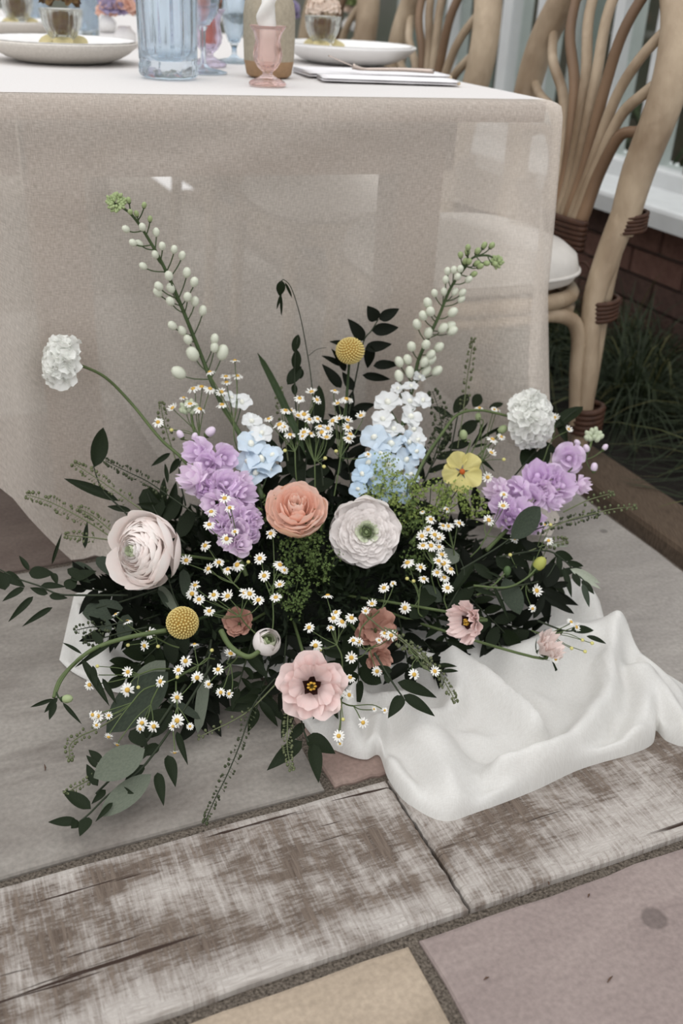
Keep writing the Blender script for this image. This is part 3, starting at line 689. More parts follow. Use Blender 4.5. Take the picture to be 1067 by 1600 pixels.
# blurred bud vases further back
def bud_vase(px, py, label, flab, fm, fm2, sc=1.0):
    c = tloc(px, py); t = thing('bud_vase', label, 'vase', c)
    lathe_part('body', [(.001, 0), (.02, 0), (.026, .012), (.025, .026), (.016, .036), (.014, .042), (.011, .042), (.012, .034), (.001, .03)], c, plw, t)
    f = thing('flower_bunch', flab, 'flower', c + np.array([0, 0, .03])); r = random.Random(px)
    for k in range(9):
        d = np.array([r.gauss(0, 1), r.gauss(0, 1), r.uniform(-.2, 1)]); d /= np.linalg.norm(d); p = c + np.array([0, 0, .062]) + d * .032 * sc; mb = MB()
        for q in range(9):
            an = q * 2.4; dd = np.array([math.cos(an) * .8, math.sin(an) * .8, .5]); pp = p + dd * .010; Rm = frame(dd, spin=an); g = []
            for i in range(4):
                for j in range(4): g.append(pp + Rm @ np.array([(i - 1.5) * .010 * math.sin(math.pi * (j + .7) / 4.4), (j - 1.5) * .010, .006 * (i - 1.5) ** 2]))
            mb.grid(g, 4, 4)
        part('bloom', mb, fm if k % 3 else fm2, f, I4)
bud_vase(196, 72, 'white bud vase left of the blue tumbler, far back', 'peach and lilac flower bunch left of the tumbler', peach_soft, lil_soft, 1.25)
bud_vase(168, 50, 'second white bud vase far back at the left', 'mossy green bunch far back at the left', moss, lil_soft, 1.0)
bud_vase(545, 48, 'white bud vase far back by the rattan chairs', 'cream flower bunch far back by the rattan chairs', cream, moss)
bud_vase(345, 38, 'white bud vase far back beyond the candles', 'peach flower bunch far back beyond the candles', peach_soft, moss)
bud_vase(288, 44, 'white bud vase far back behind the tumbler', 'cream and green bunch far back behind the tumbler', cream, moss)
bud_vase(440, 60, 'white bud vase behind the stoneware bottle', 'lilac flower bunch behind the stoneware bottle', lil_soft, moss, .9)
for k, (x, y, lb) in enumerate(((133, 58, 'blurred blue tumbler behind the left plate'), (372, 45, 'blurred blue tumbler far back between the candles'), (58, 46, 'blurred blue tumbler at the far left behind the goblet'))):
    c = tloc(x, y); t = thing('blue_tumbler', lb, 'glass', c)
    lathe_part('tumbler_wall', [(.001, 0), (.034, 0), (.036, .006), (.038, .11), (.036, .11), (.033, .02), (.001, .014)], c, g_blue, t, 40, flute=.05, nf=12, frange=(.005, .1))
# folded napkins with a fork between
nap = mat('white_napkin', (232, 230, 232), .9, var=.02, scale=30, bump=.1, bscale=300); hemm = mat('napkin_hem', (206, 188, 160), .9)
def napkin(p0, p1, depth, z0, label, thick=.009, seed=1):
    a = tloc(*p0); b = tloc(*p1); ax = b - a; L = np.linalg.norm(ax); ax /= L; ay = np.cross(ZA, ax); t = thing('folded_napkin', label, 'napkin', (a + b) / 2, 'folded napkins')
    for k in range(2):
        mb = MB(); q = []; th = thick / 2; nn = 14; mm = 11
        for i in range(nn):
            s = L * i / (nn - 1)
            for j in range(mm):
                ang = 2 * math.pi * j / (mm - 1) if 0 else 0
            for j in range(mm * 2):
                th_ = 2 * math.pi * j / (mm * 2); cy = math.copysign(abs(math.cos(th_)) ** .35, math.cos(th_)); cz = math.sin(th_)
                q.append(a + ax * (s + .003 * math.sin(j)) + ay * (depth / 2 + cy * depth / 2 - k * .002) + ZA * (z0 + th * (k + .5) + cz * th * .48 * (1 + .15 * math.sin(i * 1.3 + seed))))
        mb2 = MB(); n2 = mm * 2
        mb2.add(q, [(i * n2 + j, i * n2 + (j + 1) % n2, (i + 1) * n2 + (j + 1) % n2, (i + 1) * n2 + j) for i in range(nn - 1) for j in range(n2)] + [tuple(reversed(range(n2))), tuple((nn - 1) * n2 + j for j in range(n2))])
        part('fold', mb2, nap, t, I4)
    part('hem', MB().tube([b + ay * depth * f + ZA * (z0 + thick * .5) + ax * .001 for f in (.02, .3, .6, .98)], [thick * .45] * 4, 6), hemm, t, I4)
    return a, ax, ay, L
napkin((483, 121), (703, 126), .13, .0005, 'lower folded white napkin at the right of the table', .009, 2)
a, ax, ay, L = napkin((505, 128), (716, 135), .075, .0005, 'upper folded white napkin nearest the table edge', .008, 4)
# fork
fk = mat('steel', (190, 176, 166), .25, var=.03); fk.node_tree.nodes['Principled BSDF'].inputs['Metallic'].default_value = .9
zf = ZC + .0165; p0 = a + ax * .055 + ay * .088 ; t = thing('fork', 'metal fork resting between the folded napkins', 'fork', p0)
hp = [p0 + ax * .012 + ZA * (zf + .004 - p0[2]), p0 + ax * .03 + ZA * (zf - p0[2]), p0 + ax * .06 + ay * .002 + ZA * (zf - p0[2]), p0 + ax * .11 + ay * .003 + ZA * (zf + .001 - p0[2]), p0 + ax * .165 + ay * .002 + ZA * (zf - p0[2])]
part('handle', MB().tube(smooth_line(hp, 5), np.interp(np.linspace(0, 1, 21), [0, .3, 1], [.0055, .0025, .0042]), 8), fk, t, I4)
for k in range(4):
    o = ay * (k - 1.5) * .0042; part('tine', MB().tube(smooth_line([hp[0] + o * .7, hp[0] - ax * .02 + o + ZA * .007, hp[0] - ax * .045 + o + ZA * .016], 4), .0012, 5), fk, t, I4)
# ------------------------------------------------------------------ pooled gauze on the ground
gauze = cloth_mat('gauze', (237, 236, 232), .05, .30, (227, 225, 220), .5, 900)
FR = [(93, 1034), (112, 1052), (150, 1072), (190, 1086), (240, 1075), (300, 1045), (380, 1045), (440, 1085), (470, 1130), (500, 1163), (545, 1184), (572, 1190), (592, 1184), (607, 1222), (638, 1262), (690, 1289), (740, 1277), (830, 1243), (905, 1208), (985, 1184), (1018, 1168), (1023, 1147), (1041, 1164), (1075, 1170), (1090, 1130)]
BK = [(116, 932), (135, 925), (165, 920), (190, 930), (230, 950), (300, 960), (380, 965), (430, 975), (460, 975), (480, 975), (520, 975), (550, 972), (580, 970), (610, 968), (640, 964), (680, 958), (720, 950), (790, 935), (850, 920), (905, 925), (935, 968), (965, 1005), (1000, 1032), (1050, 1062), (1078, 1080)]
RID = [([(702, 1066), (728, 1077), (766, 1103), (797, 1130), (829, 1165)], .050, .020), ([(819, 1056), (880, 1030), (952, 1018)], .050, .040),
       ([(952, 1018), (945, 1066), (941, 1119), (904, 1172), (850, 1210), (780, 1230)], .046, .020), ([(622, 1135), (655, 1150), (690, 1140), (712, 1110), (705, 1080)], .034, .017),
       ([(555, 1080), (545, 1120), (545, 1165)], .034, .018), ([(592, 1140), (582, 1180)], .022, .014), ([(1005, 1075), (1031, 1112), (1063, 1160)], .036, .020), ([(985, 1175), (1005, 1120), (985, 1075)], .034, .022), ([(700, 1265), (690, 1210), (660, 1165)], .030, .032),
       ([(640, 1250), (612, 1210)], .018, .015), ([(770, 1262), (845, 1228), (925, 1200), (1005, 1172)], .018, .011), ([(600, 1060), (640, 1050), (700, 1060)], .026, .02), ([(860, 960), (895, 950), (912, 968)], .045, .03),
       ([(120, 970), (150, 1010), (170, 1050)], .022, .02), ([(180, 960), (200, 1010)], .03, .03), ([(740, 1170), (800, 1200)], .012, .02), ([(700, 1150), (740, 1172), (775, 1168)], .010, .007), ([(640, 1170), (680, 1215), (700, 1250)], .010, .009), ([(870, 1060), (900, 1100), (905, 1140)], .012, .012), ([(560, 1100), (600, 1105), (650, 1095)], .014, .011), ([(780, 1060), (800, 1090), (850, 1110)], .012, .012), ([(960, 1130), (985, 1160)], .010, .008), ([(720, 1200), (770, 1215), (820, 1205)], .010, .009), ([(1000, 1050), (1040, 1080), (1060, 1120)], .014, .012)]
RW = []
for pl_, h, w in RID:
    ln = [G(*q)[:2] for q in smooth_line([np.array(q + (0,), float)[:2] for q in pl_], 4)] if 0 else [G(q[0], q[1])[:2] for q in smooth_line([np.array(q, float) for q in pl_], 5)]
    RW.append((np.array(ln), h, w))
def gz_h(x, y):
    h = .006
    acc = 0
    for ln, hh, w in RW:
        a = ln[:-1]; d = ln[1:] - a; t = np.clip(((np.array([x, y]) - a) * d).sum(1) / ((d * d).sum(1) + 1e-12), 0, 1)
        ds = np.sqrt((((a + d * t[:, None]) - [x, y]) ** 2).sum(1)).min()
        acc += (hh * math.exp(-(ds / w) ** 2)) ** 2
    return h + math.sqrt(acc) + .0025 * math.sin(x * 55 + y * 31) + .002 * math.sin(x * 23 - y * 70 + 1) + .0012 * math.sin(x * 140 + 60 * y)
fl = smooth_line([np.array(q, float) for q in FR], 7); bl = smooth_line([np.array(q, float) for q in BK], 7); NJ = 56; gp = []; guv = []
for i in range(len(fl)):
    a = G(*bl[i]); b = G(*fl[i]); L = np.linalg.norm(b - a)
    for j in range(NJ):
        t = j / (NJ - 1); t = 1 - (1 - t) ** 1.35
        p = a + (b - a) * t; dist = L * (1 - t); h = gz_h(p[0], p[1])
        er = min(.013, .005 + h * .6); e = math.sqrt(max(0, 1 - (1 - min(1, dist / er)) ** 2))
        eb = min(1, t * 8 + .15)
        ei = min(1, min(i, len(fl) - 1 - i) / 6 + .05)
        z = (h * e) * eb * min(1, ei) + .0035
        gp.append((p[0], p[1], z)); guv.append((p[0], p[1]))
gz = solo('gauze_cloth', uvmesh(MB().grid(gp, len(fl), NJ), 'gauze_cloth', guv), gauze, 'white gauze cloth pooled in soft folds on the ground under the flowers', 'cloth')

# ------------------------------------------------------------------ plant helpers
def imd(x, y, w): 
    d = x * _R + y * _U - w * _F; return d / np.linalg.norm(d)
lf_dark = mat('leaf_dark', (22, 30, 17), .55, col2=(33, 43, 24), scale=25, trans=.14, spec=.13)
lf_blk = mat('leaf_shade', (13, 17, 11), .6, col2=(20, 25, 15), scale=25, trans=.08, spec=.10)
lf_grey = mat('leaf_grey_green', (92, 99, 86), .6, col2=(104, 110, 96), scale=20, trans=.15, spec=.2)
lf_gmid = mat('leaf_sage', (48, 57, 46), .6, col2=(60, 69, 55), scale=20, trans=.15, spec=.2)
lf_mid = mat('leaf_green', (42, 56, 34), .55, col2=(56, 71, 44), scale=25, trans=.2, spec=.2)
lf_pale = mat('leaf_silver', (168, 174, 158), .6, col2=(150, 156, 138), scale=20, trans=.2)
st_green = mat('stem_green', (78, 92, 56), .6, col2=(94, 108, 68), scale=30, trans=.1)
st_dk = mat('stem_dark', (34, 42, 28), .65, col2=(44, 52, 34), scale=30)
st_del = mat('delphinium_stem', (58, 74, 44), .6, col2=(76, 92, 58), scale=30)
def leaf_mesh(kind):
    """unit leaf: base at the origin, tip at y = 1, full width 1 across x; folded along the midrib"""
    prm = {'ruscus': (.85, .36, .10, .14), 'oval': (.65, .5, .05, .08), 'lance': (.8, .42, .08, .2), 'round': (.42, .5, .03, .06), 'strap': (.35, .5, .03, .28)}[kind]
    pw, pk, fold, curl = prm; nv = 8; vs = []
    for j in range(nv + 1):
        v = j / nv; vv = v ** (math.log(.5) / math.log(pk)); w = .5 * max(0, math.sin(math.pi * vv)) ** pw
        if j in (0, nv): w = .012
        for k in (-1, -.5, 0, .5, 1): vs.append((k * w, v, -curl * v * v + fold * abs(k) * w * 2 * .5 + (0 if k else -.006)))
    me = MB().grid(vs, nv + 1, 5).mesh('leaf'); return me
LEAF = {}
def leaf_obj(parent, p0, p1, width, m, kind='ruscus', nrm=None, name='leaf', label=None):
    key = (kind, m.name)
    if key not in LEAF: LEAF[key] = leaf_mesh(kind)
    p0 = np.asarray(p0); p1 = np.asarray(p1); y = p1 - p0; L = np.linalg.norm(y); y = y / L
    n = np.asarray(nrm) if nrm is not None else VIEW(p0)
    x = np.cross(y, n); x /= np.linalg.norm(x) + 1e-9; z = np.cross(x, y)
    Mx = M4(np.stack([x * width, y * L, z * L], axis=1), p0)
    return part(name, LEAF[key], m, parent, Mx, label)
def jit(v, a): return np.asarray(v) + np.array([rnd.uniform(-a, a) for _ in range(3)])
def leafpx(parent, q0, q1, w, m, kind='ruscus', dz=0.0, dz1=None, tilt=.45):
    p0 = F3(q0[0], q0[1], dz); p1 = F3(q1[0], q1[1], dz if dz1 is None else dz1)
    n = jit(VIEW(p0) + np.array([0, 0, .35]), tilt)
    sc = pxm(p0)
    return leaf_obj(parent, p0, p1, w * 1.12 / sc, m, kind, n)
def stem_px(parent, pts, r, m=st_dk, dz=0.0, name='stem', n=6, k=5, taper=.6):
    ln = smooth_line([F3(x, y, dz) for x, y in pts], k)
    return part(name, MB().tube(ln, np.linspace(r, r * taper, len(ln)), n), m, parent, I4)
def pthing(name, label, cat, q, group=None, dz=0.0): return thing(name, label, cat, F3(q[0], q[1], dz), group)
def branch(name, label, stem, leaves, m, kind='ruscus', group=None, r=.0016, dz=0.0, sm=None, cat='foliage'):
    t = pthing(name, label, cat, stem[-1], group, dz)
    stem_px(t, stem[::-1], r, sm or st_dk, dz)
    for lf in leaves:
        q0, q1, w = lf[:3]; leafpx(t, q0, q1, w, lf[3] if len(lf) > 3 else m, lf[4] if len(lf) > 4 else kind, dz + (lf[5] if len(lf) > 5 else 0), tilt=.35)
    return t
# ------------------------------------------------------------------ moss mound and dark fill
MC = G(500, 985, 0.0)
ex = E1 * .30; ey = N1 * .15
mb = MB(); vs = []
for i in range(13):
    for j in range(24):
        th = math.pi / 2 * i / 12; q = 6.28318 * j / 24; rr = math.sin(th) * (1 + .06 * math.sin(5 * q + i))
        vs.append(MC - N1 * .10 + ex * rr * math.cos(q) * .86 + ey * rr * math.sin(q) + ZA * (.004 + .125 * math.cos(th)))
mb.add(vs, [(i * 24 + j, (i + 1) * 24 + j, (i + 1) * 24 + (j + 1) % 24, i * 24 + (j + 1) % 24) for i in range(12) for j in range(24)])
mound = thing('moss_mound', 'dark mossy base in the heart of the arrangement holding all the stems', 'moss', MC - N1 * .10)
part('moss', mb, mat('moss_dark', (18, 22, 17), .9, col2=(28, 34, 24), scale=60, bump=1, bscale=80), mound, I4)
mb = MB(); r = random.Random(3)
for k in range(5200):
    th = math.acos(r.uniform(.02, 1)); q = r.uniform(0, 6.283); d = np.array([0, 0, 0.]); rr = r.uniform(.9, 1.18)
    p = MC - N1 * .10 + (ex * math.sin(th) * math.cos(q) * .92 + ey * math.sin(th) * math.sin(q) * 1.1) * rr + ZA * (.01 + .135 * math.cos(th) * rr)
    out = ex / .30 * math.cos(q) * math.sin(th) + ey / .15 * math.sin(q) * math.sin(th) + ZA * math.cos(th)
    dr = out + np.array([r.gauss(0, .6), r.gauss(0, .6), r.gauss(0, .5)]); dr /= np.linalg.norm(dr); L = r.uniform(.012, .03); w = L * r.uniform(.10, .2)
    sd = np.cross(dr, [r.gauss(0, 1), r.gauss(0, 1), r.gauss(0, 1)]); sd /= np.linalg.norm(sd); up = np.cross(sd, dr)
    p[2] = max(p[2], .008); e = p + dr * L; e[2] = max(e[2], .006)
    mb.add([p, (p + e) / 2 + sd * w + up * .002, e, (p + e) / 2 - sd * w + up * .002, (p + e) / 2 - up * .001], [(0, 1, 4), (1, 2, 4), (2, 3, 4), (3, 0, 4)])
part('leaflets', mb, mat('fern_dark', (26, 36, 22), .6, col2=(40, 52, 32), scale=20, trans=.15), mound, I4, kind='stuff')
# leafy filler branches through the heart (nothing tells them apart)
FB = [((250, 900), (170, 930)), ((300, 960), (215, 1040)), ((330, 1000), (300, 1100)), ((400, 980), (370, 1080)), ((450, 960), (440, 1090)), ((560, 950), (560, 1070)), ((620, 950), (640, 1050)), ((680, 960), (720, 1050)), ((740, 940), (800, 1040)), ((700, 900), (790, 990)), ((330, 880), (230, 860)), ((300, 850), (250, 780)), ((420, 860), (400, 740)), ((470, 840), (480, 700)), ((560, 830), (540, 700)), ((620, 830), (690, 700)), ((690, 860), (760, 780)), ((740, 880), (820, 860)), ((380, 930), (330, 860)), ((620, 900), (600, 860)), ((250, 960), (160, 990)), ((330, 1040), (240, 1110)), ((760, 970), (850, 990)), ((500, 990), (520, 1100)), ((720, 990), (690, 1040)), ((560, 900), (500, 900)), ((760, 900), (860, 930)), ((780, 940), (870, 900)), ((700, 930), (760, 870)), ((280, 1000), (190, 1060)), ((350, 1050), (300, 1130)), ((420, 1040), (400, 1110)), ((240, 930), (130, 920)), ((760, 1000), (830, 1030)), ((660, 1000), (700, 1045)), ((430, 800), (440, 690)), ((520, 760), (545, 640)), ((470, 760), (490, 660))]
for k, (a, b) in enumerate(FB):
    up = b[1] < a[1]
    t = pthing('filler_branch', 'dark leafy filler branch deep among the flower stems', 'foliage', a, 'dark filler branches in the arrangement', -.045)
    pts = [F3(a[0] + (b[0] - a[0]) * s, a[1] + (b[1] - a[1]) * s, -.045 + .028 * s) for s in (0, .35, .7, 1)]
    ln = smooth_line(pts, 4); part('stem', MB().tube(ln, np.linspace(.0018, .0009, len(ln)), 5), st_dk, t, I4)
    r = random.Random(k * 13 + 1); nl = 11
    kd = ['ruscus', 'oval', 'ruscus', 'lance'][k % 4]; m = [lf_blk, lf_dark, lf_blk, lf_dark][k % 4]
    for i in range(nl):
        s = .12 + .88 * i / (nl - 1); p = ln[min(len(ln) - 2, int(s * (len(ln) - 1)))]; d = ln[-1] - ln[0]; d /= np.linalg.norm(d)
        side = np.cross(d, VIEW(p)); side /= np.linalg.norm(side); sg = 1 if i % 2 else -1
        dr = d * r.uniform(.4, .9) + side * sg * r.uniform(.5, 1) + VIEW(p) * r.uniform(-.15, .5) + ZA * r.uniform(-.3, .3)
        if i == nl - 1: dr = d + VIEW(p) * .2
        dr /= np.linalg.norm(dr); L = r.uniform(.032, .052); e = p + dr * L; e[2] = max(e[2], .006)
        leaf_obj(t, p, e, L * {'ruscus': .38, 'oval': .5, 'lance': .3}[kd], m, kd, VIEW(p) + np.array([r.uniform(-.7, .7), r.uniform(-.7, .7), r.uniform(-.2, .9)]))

# ------------------------------------------------------------------ named foliage
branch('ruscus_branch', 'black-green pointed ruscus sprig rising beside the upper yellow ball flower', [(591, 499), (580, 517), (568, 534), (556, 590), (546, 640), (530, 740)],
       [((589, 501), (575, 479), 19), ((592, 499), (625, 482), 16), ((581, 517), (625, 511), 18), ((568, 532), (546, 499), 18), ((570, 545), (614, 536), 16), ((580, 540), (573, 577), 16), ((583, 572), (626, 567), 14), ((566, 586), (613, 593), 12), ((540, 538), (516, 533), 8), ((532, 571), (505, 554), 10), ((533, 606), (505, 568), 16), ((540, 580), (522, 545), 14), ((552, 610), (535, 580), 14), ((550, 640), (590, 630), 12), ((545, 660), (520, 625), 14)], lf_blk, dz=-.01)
branch('eucalyptus_sprig', 'small scalloped dark leaf sprig against the linen, left of the upper ball flower', [(465, 528), (461, 560), (461, 610), (468, 720)],
       [((459, 550), (466, 523), 12), ((462, 579), (464, 547), 14), ((449, 601), (470, 572), 18), ((470, 592), (467, 574), 12), ((461, 618), (459, 598), 9)], lf_dark, 'oval', dz=-.01)
t = pthing('oat_grass', 'thin arching oat grass stem with a drooping seed head against the linen', 'grass', (492, 690)); stem_px(t, [(492, 690), (487, 600), (478, 540), (468, 490), (455, 450), (443, 437), (439, 442)], .0011, st_dk)
for q in (((440, 438), (437, 464), 13), ((440, 458), (431, 484), 4), ((439, 460), (440, 496), 4), ((445, 441), (458, 467), 4)): leafpx(t, q[0], q[1], q[2], lf_dark, 'lance', tilt=.1)
stem_px(t, [(482, 556), (495, 546), (510, 543)], .0006, st_dk, name='side_stem')
t = pthing('reed_grass', 'single dark grass blade leaning left in front of the linen', 'grass', (478, 720)); leafpx(t, (478, 712), (402, 525), 11, lf_mid, 'strap', tilt=.1)
branch('broad_leaf_stem', 'broad dark upright leaf behind the small white daisies in the middle', [(497, 640), (500, 700), (505, 760)], [((500, 668), (497, 598), 18), ((505, 700), (520, 650), 14), ((503, 720), (478, 670), 14)], lf_dark, 'oval', dz=-.02)
branch('ruscus_branch', 'dark leafy sprig behind the arching stem of the right white scabiosa', [(725, 620), (715, 650), (705, 700), (690, 760)], [((709, 646), (732, 612), 18), ((739, 636), (752, 614), 16), ((707, 652), (676, 634), 9), ((764, 638), (787, 628), 10), ((715, 682), (748, 655), 18), ((700, 700), (735, 690), 14), ((705, 690), (680, 665), 10)], lf_dark, 'oval', dz=-.015)
branch('olive_leaf_sprig', 'tall single dark leaf standing left against the pale drape', [(146, 728), (160, 765), (195, 800), (240, 850)], [((147, 730), (167, 661), 25), ((186, 783), (95, 742), 15), ((205, 798), (166, 790), 9)], lf_dark, 'lance')
branch('lance_leaf_sprig', 'narrow dark leaves behind the stem of the left white scabiosa', [(285, 712), (280, 740), (290, 790)], [((266, 708), (237, 727), 8), ((280, 716), (266, 739), 10), ((262, 755), (258, 720), 6)], lf_dark, 'lance', dz=-.01)
branch('ruscus_branch', 'dark ruscus branch reaching out to the left edge over the stone', [(0, 890), (30, 905), (60, 915), (90, 928), (125, 930), (200, 930)],
       [((81, 882), (97, 831), 5), ((45, 895), (84, 895), 19), ((6, 895), (37, 916), 16), ((8, 922), (-3, 888), 20), ((64, 915), (102, 915), 10), ((38, 918), (3, 938), 10), ((75, 928), (45, 918), 10), ((77, 931), (105, 934), 10), ((52, 932), (13, 970), 10), ((82, 949), (34, 977), 9), ((105, 889), (141, 909), 14), ((103, 920), (120, 902), 18), ((133, 857), (135, 812), 8), ((45, 891), (30, 866), 8), ((82, 895), (90, 912), 10), ((110, 905), (150, 890), 16)], lf_dark, dz=.0)
branch('round_leaf_branch', 'round dusky leaves under the pale pink ranunculus at left', [(150, 950), (190, 940), (250, 920)], [((192, 950), (128, 957), 32), ((150, 905), (112, 880), 20), ((175, 985), (140, 960), 18), ((190, 900), (150, 870), 22), ((200, 960), (190, 1000), 22)], lf_gmid, 'round', dz=-.012)
branch('round_leaf_branch', 'rounded dark leaves between the pale pink ranunculus and the lilac flowers', [(230, 770), (250, 810), (290, 850)], [((252, 806), (222, 764), 34), ((262, 815), (275, 770), 26), ((280, 840), (300, 795), 22), ((270, 850), (280, 890), 26)], lf_dark, 'round', dz=-.02)
branch('strap_leaf_stem', 'grey strap leaf curling below the pale pink ranunculus', [(262, 900), (275, 940), (300, 980)], [((275, 957), (249, 905), 14, lf_grey), ((292, 935), (287, 882), 16, lf_gmid), ((262, 950), (250, 915), 10, lf_gmid)], lf_grey, 'strap')
branch('strap_leaf_stem', 'grey hanging strap leaf at the lower left of the daisies', [(325, 1030), (322, 1060), (330, 1000)], [((322, 1050), (309, 1133), 17, lf_grey), ((262, 1092), (310, 1118), 12, lf_gmid)], lf_grey, 'strap')
branch('eucalyptus_branch', 'large sage leaves lying over the stone at the bottom left of the arrangement', [(150, 1240), (190, 1200), (235, 1150), (290, 1070)], [((226, 1170), (147, 1214), 44, lf_grey, 'oval', .030), ((236, 1210), (157, 1273), 34, lf_grey, 'oval', .006), ((262, 1050), (168, 1142), 54, lf_gmid), ((258, 1032), (204, 1088), 34, lf_grey), ((270, 1110), (215, 1150), 34, lf_dark)], lf_grey, 'oval', dz=.006, r=.0022)
branch('ruscus_branch', 'trailing ruscus branch with glossy pointed leaves at the bottom left on the stone', [(124, 1284), (140, 1271), (166, 1245), (195, 1224), (229, 1192), (280, 1120), (330, 1040)],
       [((153, 1200), (134, 1178), 9), ((160, 1191), (137, 1170), 12), ((153, 1228), (132, 1191), 14), ((142, 1264), (95, 1231), 19), ((121, 1284), (74, 1283), 14), ((139, 1277), (124, 1304), 18), ((122, 1282), (112, 1294), 14), ((165, 1234), (144, 1255), 10), ((176, 1254), (150, 1282), 8), ((262, 1180), (275, 1225), 17), ((246, 1207), (255, 1254), 15), ((276, 1143), (292, 1192), 10), ((203, 1142), (230, 1166), 20), ((208, 1187), (236, 1170), 14), ((186, 1232), (208, 1240), 9), ((225, 1195), (190, 1230), 18), ((250, 1165), (215, 1180), 16)], lf_dark, dz=.012, r=.0018)
branch('ruscus_branch', 'short ruscus tip hanging below the open pink flower at the stone joint', [(468, 1110), (474, 1140), (482, 1160)], [((478, 1152), (525, 1174), 28), ((472, 1158), (418, 1200), 22), ((489, 1162), (498, 1218), 20), ((455, 1110), (440, 1150), 16), ((475, 1130), (450, 1160), 14)], lf_dark, dz=.01)
branch('ruscus_branch', 'ruscus tip with three glossy leaves resting on the white gauze', [(630, 1090), (621, 1078), (606, 1055), (585, 1020)], [((621, 1066), (685, 1088), 18), ((629, 1087), (608, 1119), 18), ((630, 1086), (681, 1117), 17), ((607, 1068), (602, 1044), 10), ((612, 1050), (590, 1040), 10)], lf_dark, dz=.035)
branch('lance_leaf_sprig', 'thin dark leaf pair above the gauze behind its left folds', [(690, 1049), (670, 1030), (640, 1000)], [((690, 1050), (718, 1045), 7), ((680, 1042), (716, 1036), 9), ((670, 1030), (640, 1045), 9)], lf_dark, 'lance', dz=.02)
branch('sage_leaf_stem', 'sage leaf with a pale midrib lying over the right lilac spike', [(799, 840), (770, 860), (720, 890)], [((798, 842), (848, 790), 33, lf_gmid)], lf_gmid, 'oval', dz=.03)
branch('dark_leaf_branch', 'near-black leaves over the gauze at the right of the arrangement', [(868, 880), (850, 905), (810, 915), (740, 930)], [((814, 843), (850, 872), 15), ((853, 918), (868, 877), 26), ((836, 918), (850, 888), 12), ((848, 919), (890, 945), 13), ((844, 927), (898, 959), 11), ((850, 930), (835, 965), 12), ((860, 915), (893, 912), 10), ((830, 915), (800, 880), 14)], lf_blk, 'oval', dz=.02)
branch('olive_branch', 'olive twig with slim dark and silver leaves at the far right', [(920, 915), (900, 895), (880, 875), (850, 860), (780, 870)], [((865, 865), (899, 873), 15), ((884, 879), (914, 884), 9), ((880, 886), (894, 930), 9), ((895, 895), (907, 915), 11), ((908, 907), (929, 926), 10), ((891, 889), (940, 910), 12, lf_pale), ((910, 912), (921, 945), 9, lf_gmid), ((859, 852), (892, 852), 5, lf_pale), ((872, 868), (876, 895), 9), ((910, 905), (940, 918), 6, lf_pale)], lf_dark, 'lance', dz=.02)
branch('olive_branch', 'two dark leaf tips poking out over the right edge of the gauze', [(900, 985), (880, 985), (840, 970)], [((892, 985), (930, 981), 14), ((916, 994), (949, 1003), 8), ((880, 985), (850, 1000), 10)], lf_dark, 'lance', dz=.025)
branch('broad_leaf_stem', 'light sage leaf between the green pods at the right', [(800, 900), (780, 905), (730, 920)], [((788, 903), (813, 958), 30, lf_gmid), ((800, 890), (775, 870), 18, lf_dark), ((770, 905), (740, 880), 14, lf_dark)], lf_gmid, 'oval', dz=.015)
branch('eucalyptus_branch', 'round grey eucalyptus leaf behind the daisy cluster right of centre', [(716, 868), (725, 900), (700, 950)], [((718, 868), (680, 870), 30, lf_grey, 'round'), ((706, 927), (740, 875), 15, lf_dark), ((703, 951), (741, 914), 20, lf_dark), ((641, 966), (668, 944), 24, lf_dark, 'oval'), ((650, 950), (683, 914), 26, lf_dark), ((690, 940), (660, 915), 20, lf_gmid)], lf_grey, 'oval')
branch('dark_leaf_branch', 'shadowed leaves between the right white scabiosa and the chair leg', [(900, 640), (865, 670), (840, 700), (790, 760)], [((861, 671), (912, 629), 22), ((838, 738), (856, 694), 22), ((815, 727), (836, 694), 24), ((850, 690), (870, 710), 10), ((870, 650), (885, 690), 12)], lf_dark, 'oval', dz=-.01)

# ------------------------------------------------------------------ ring-petalled blooms
def petal_mesh(P0, P1, P2, half, ruf=.0, drop=.22, seed=0, nu=13, nv=7, base=.35):
    r = random.Random(seed); ph = r.uniform(0, 6); vs = []
    for i in range(nu):
        u = -1 + 2 * i / (nu - 1)
        for j in range(nv):
            v0 = j / (nv - 1); v = v0 * (1 - drop * abs(u) ** 2.6)
            q0 = (1 - v) ** 2; q1 = 2 * v * (1 - v); q2 = v * v
            rr = q0 * P0[0] + q1 * P1[0] + q2 * P2[0]; zz = q0 * P0[1] + q1 * P1[1] + q2 * P2[1]
            fw = base + (1 - base) * math.sin(min(1, v * 1.5) * math.pi / 2)
            an = u * half * fw; k = ruf * v0 ** 2
            zz += k * math.sin(u * 6 + ph) + k * .6 * math.sin(u * 13 + 2 * ph) + k * .35 * math.sin(u * 23 + ph * 3); rr *= 1 + (k * 6 * math.sin(u * 9 + ph) if P2[0] else 0)
            vs.append((rr * math.cos(an), rr * math.sin(an), zz))
    return MB().grid(vs, nu, nv).mesh('petal')
def rot_z(a): return np.array([[math.cos(a), -math.sin(a), 0], [math.sin(a), math.cos(a), 0], [0, 0, 1]])
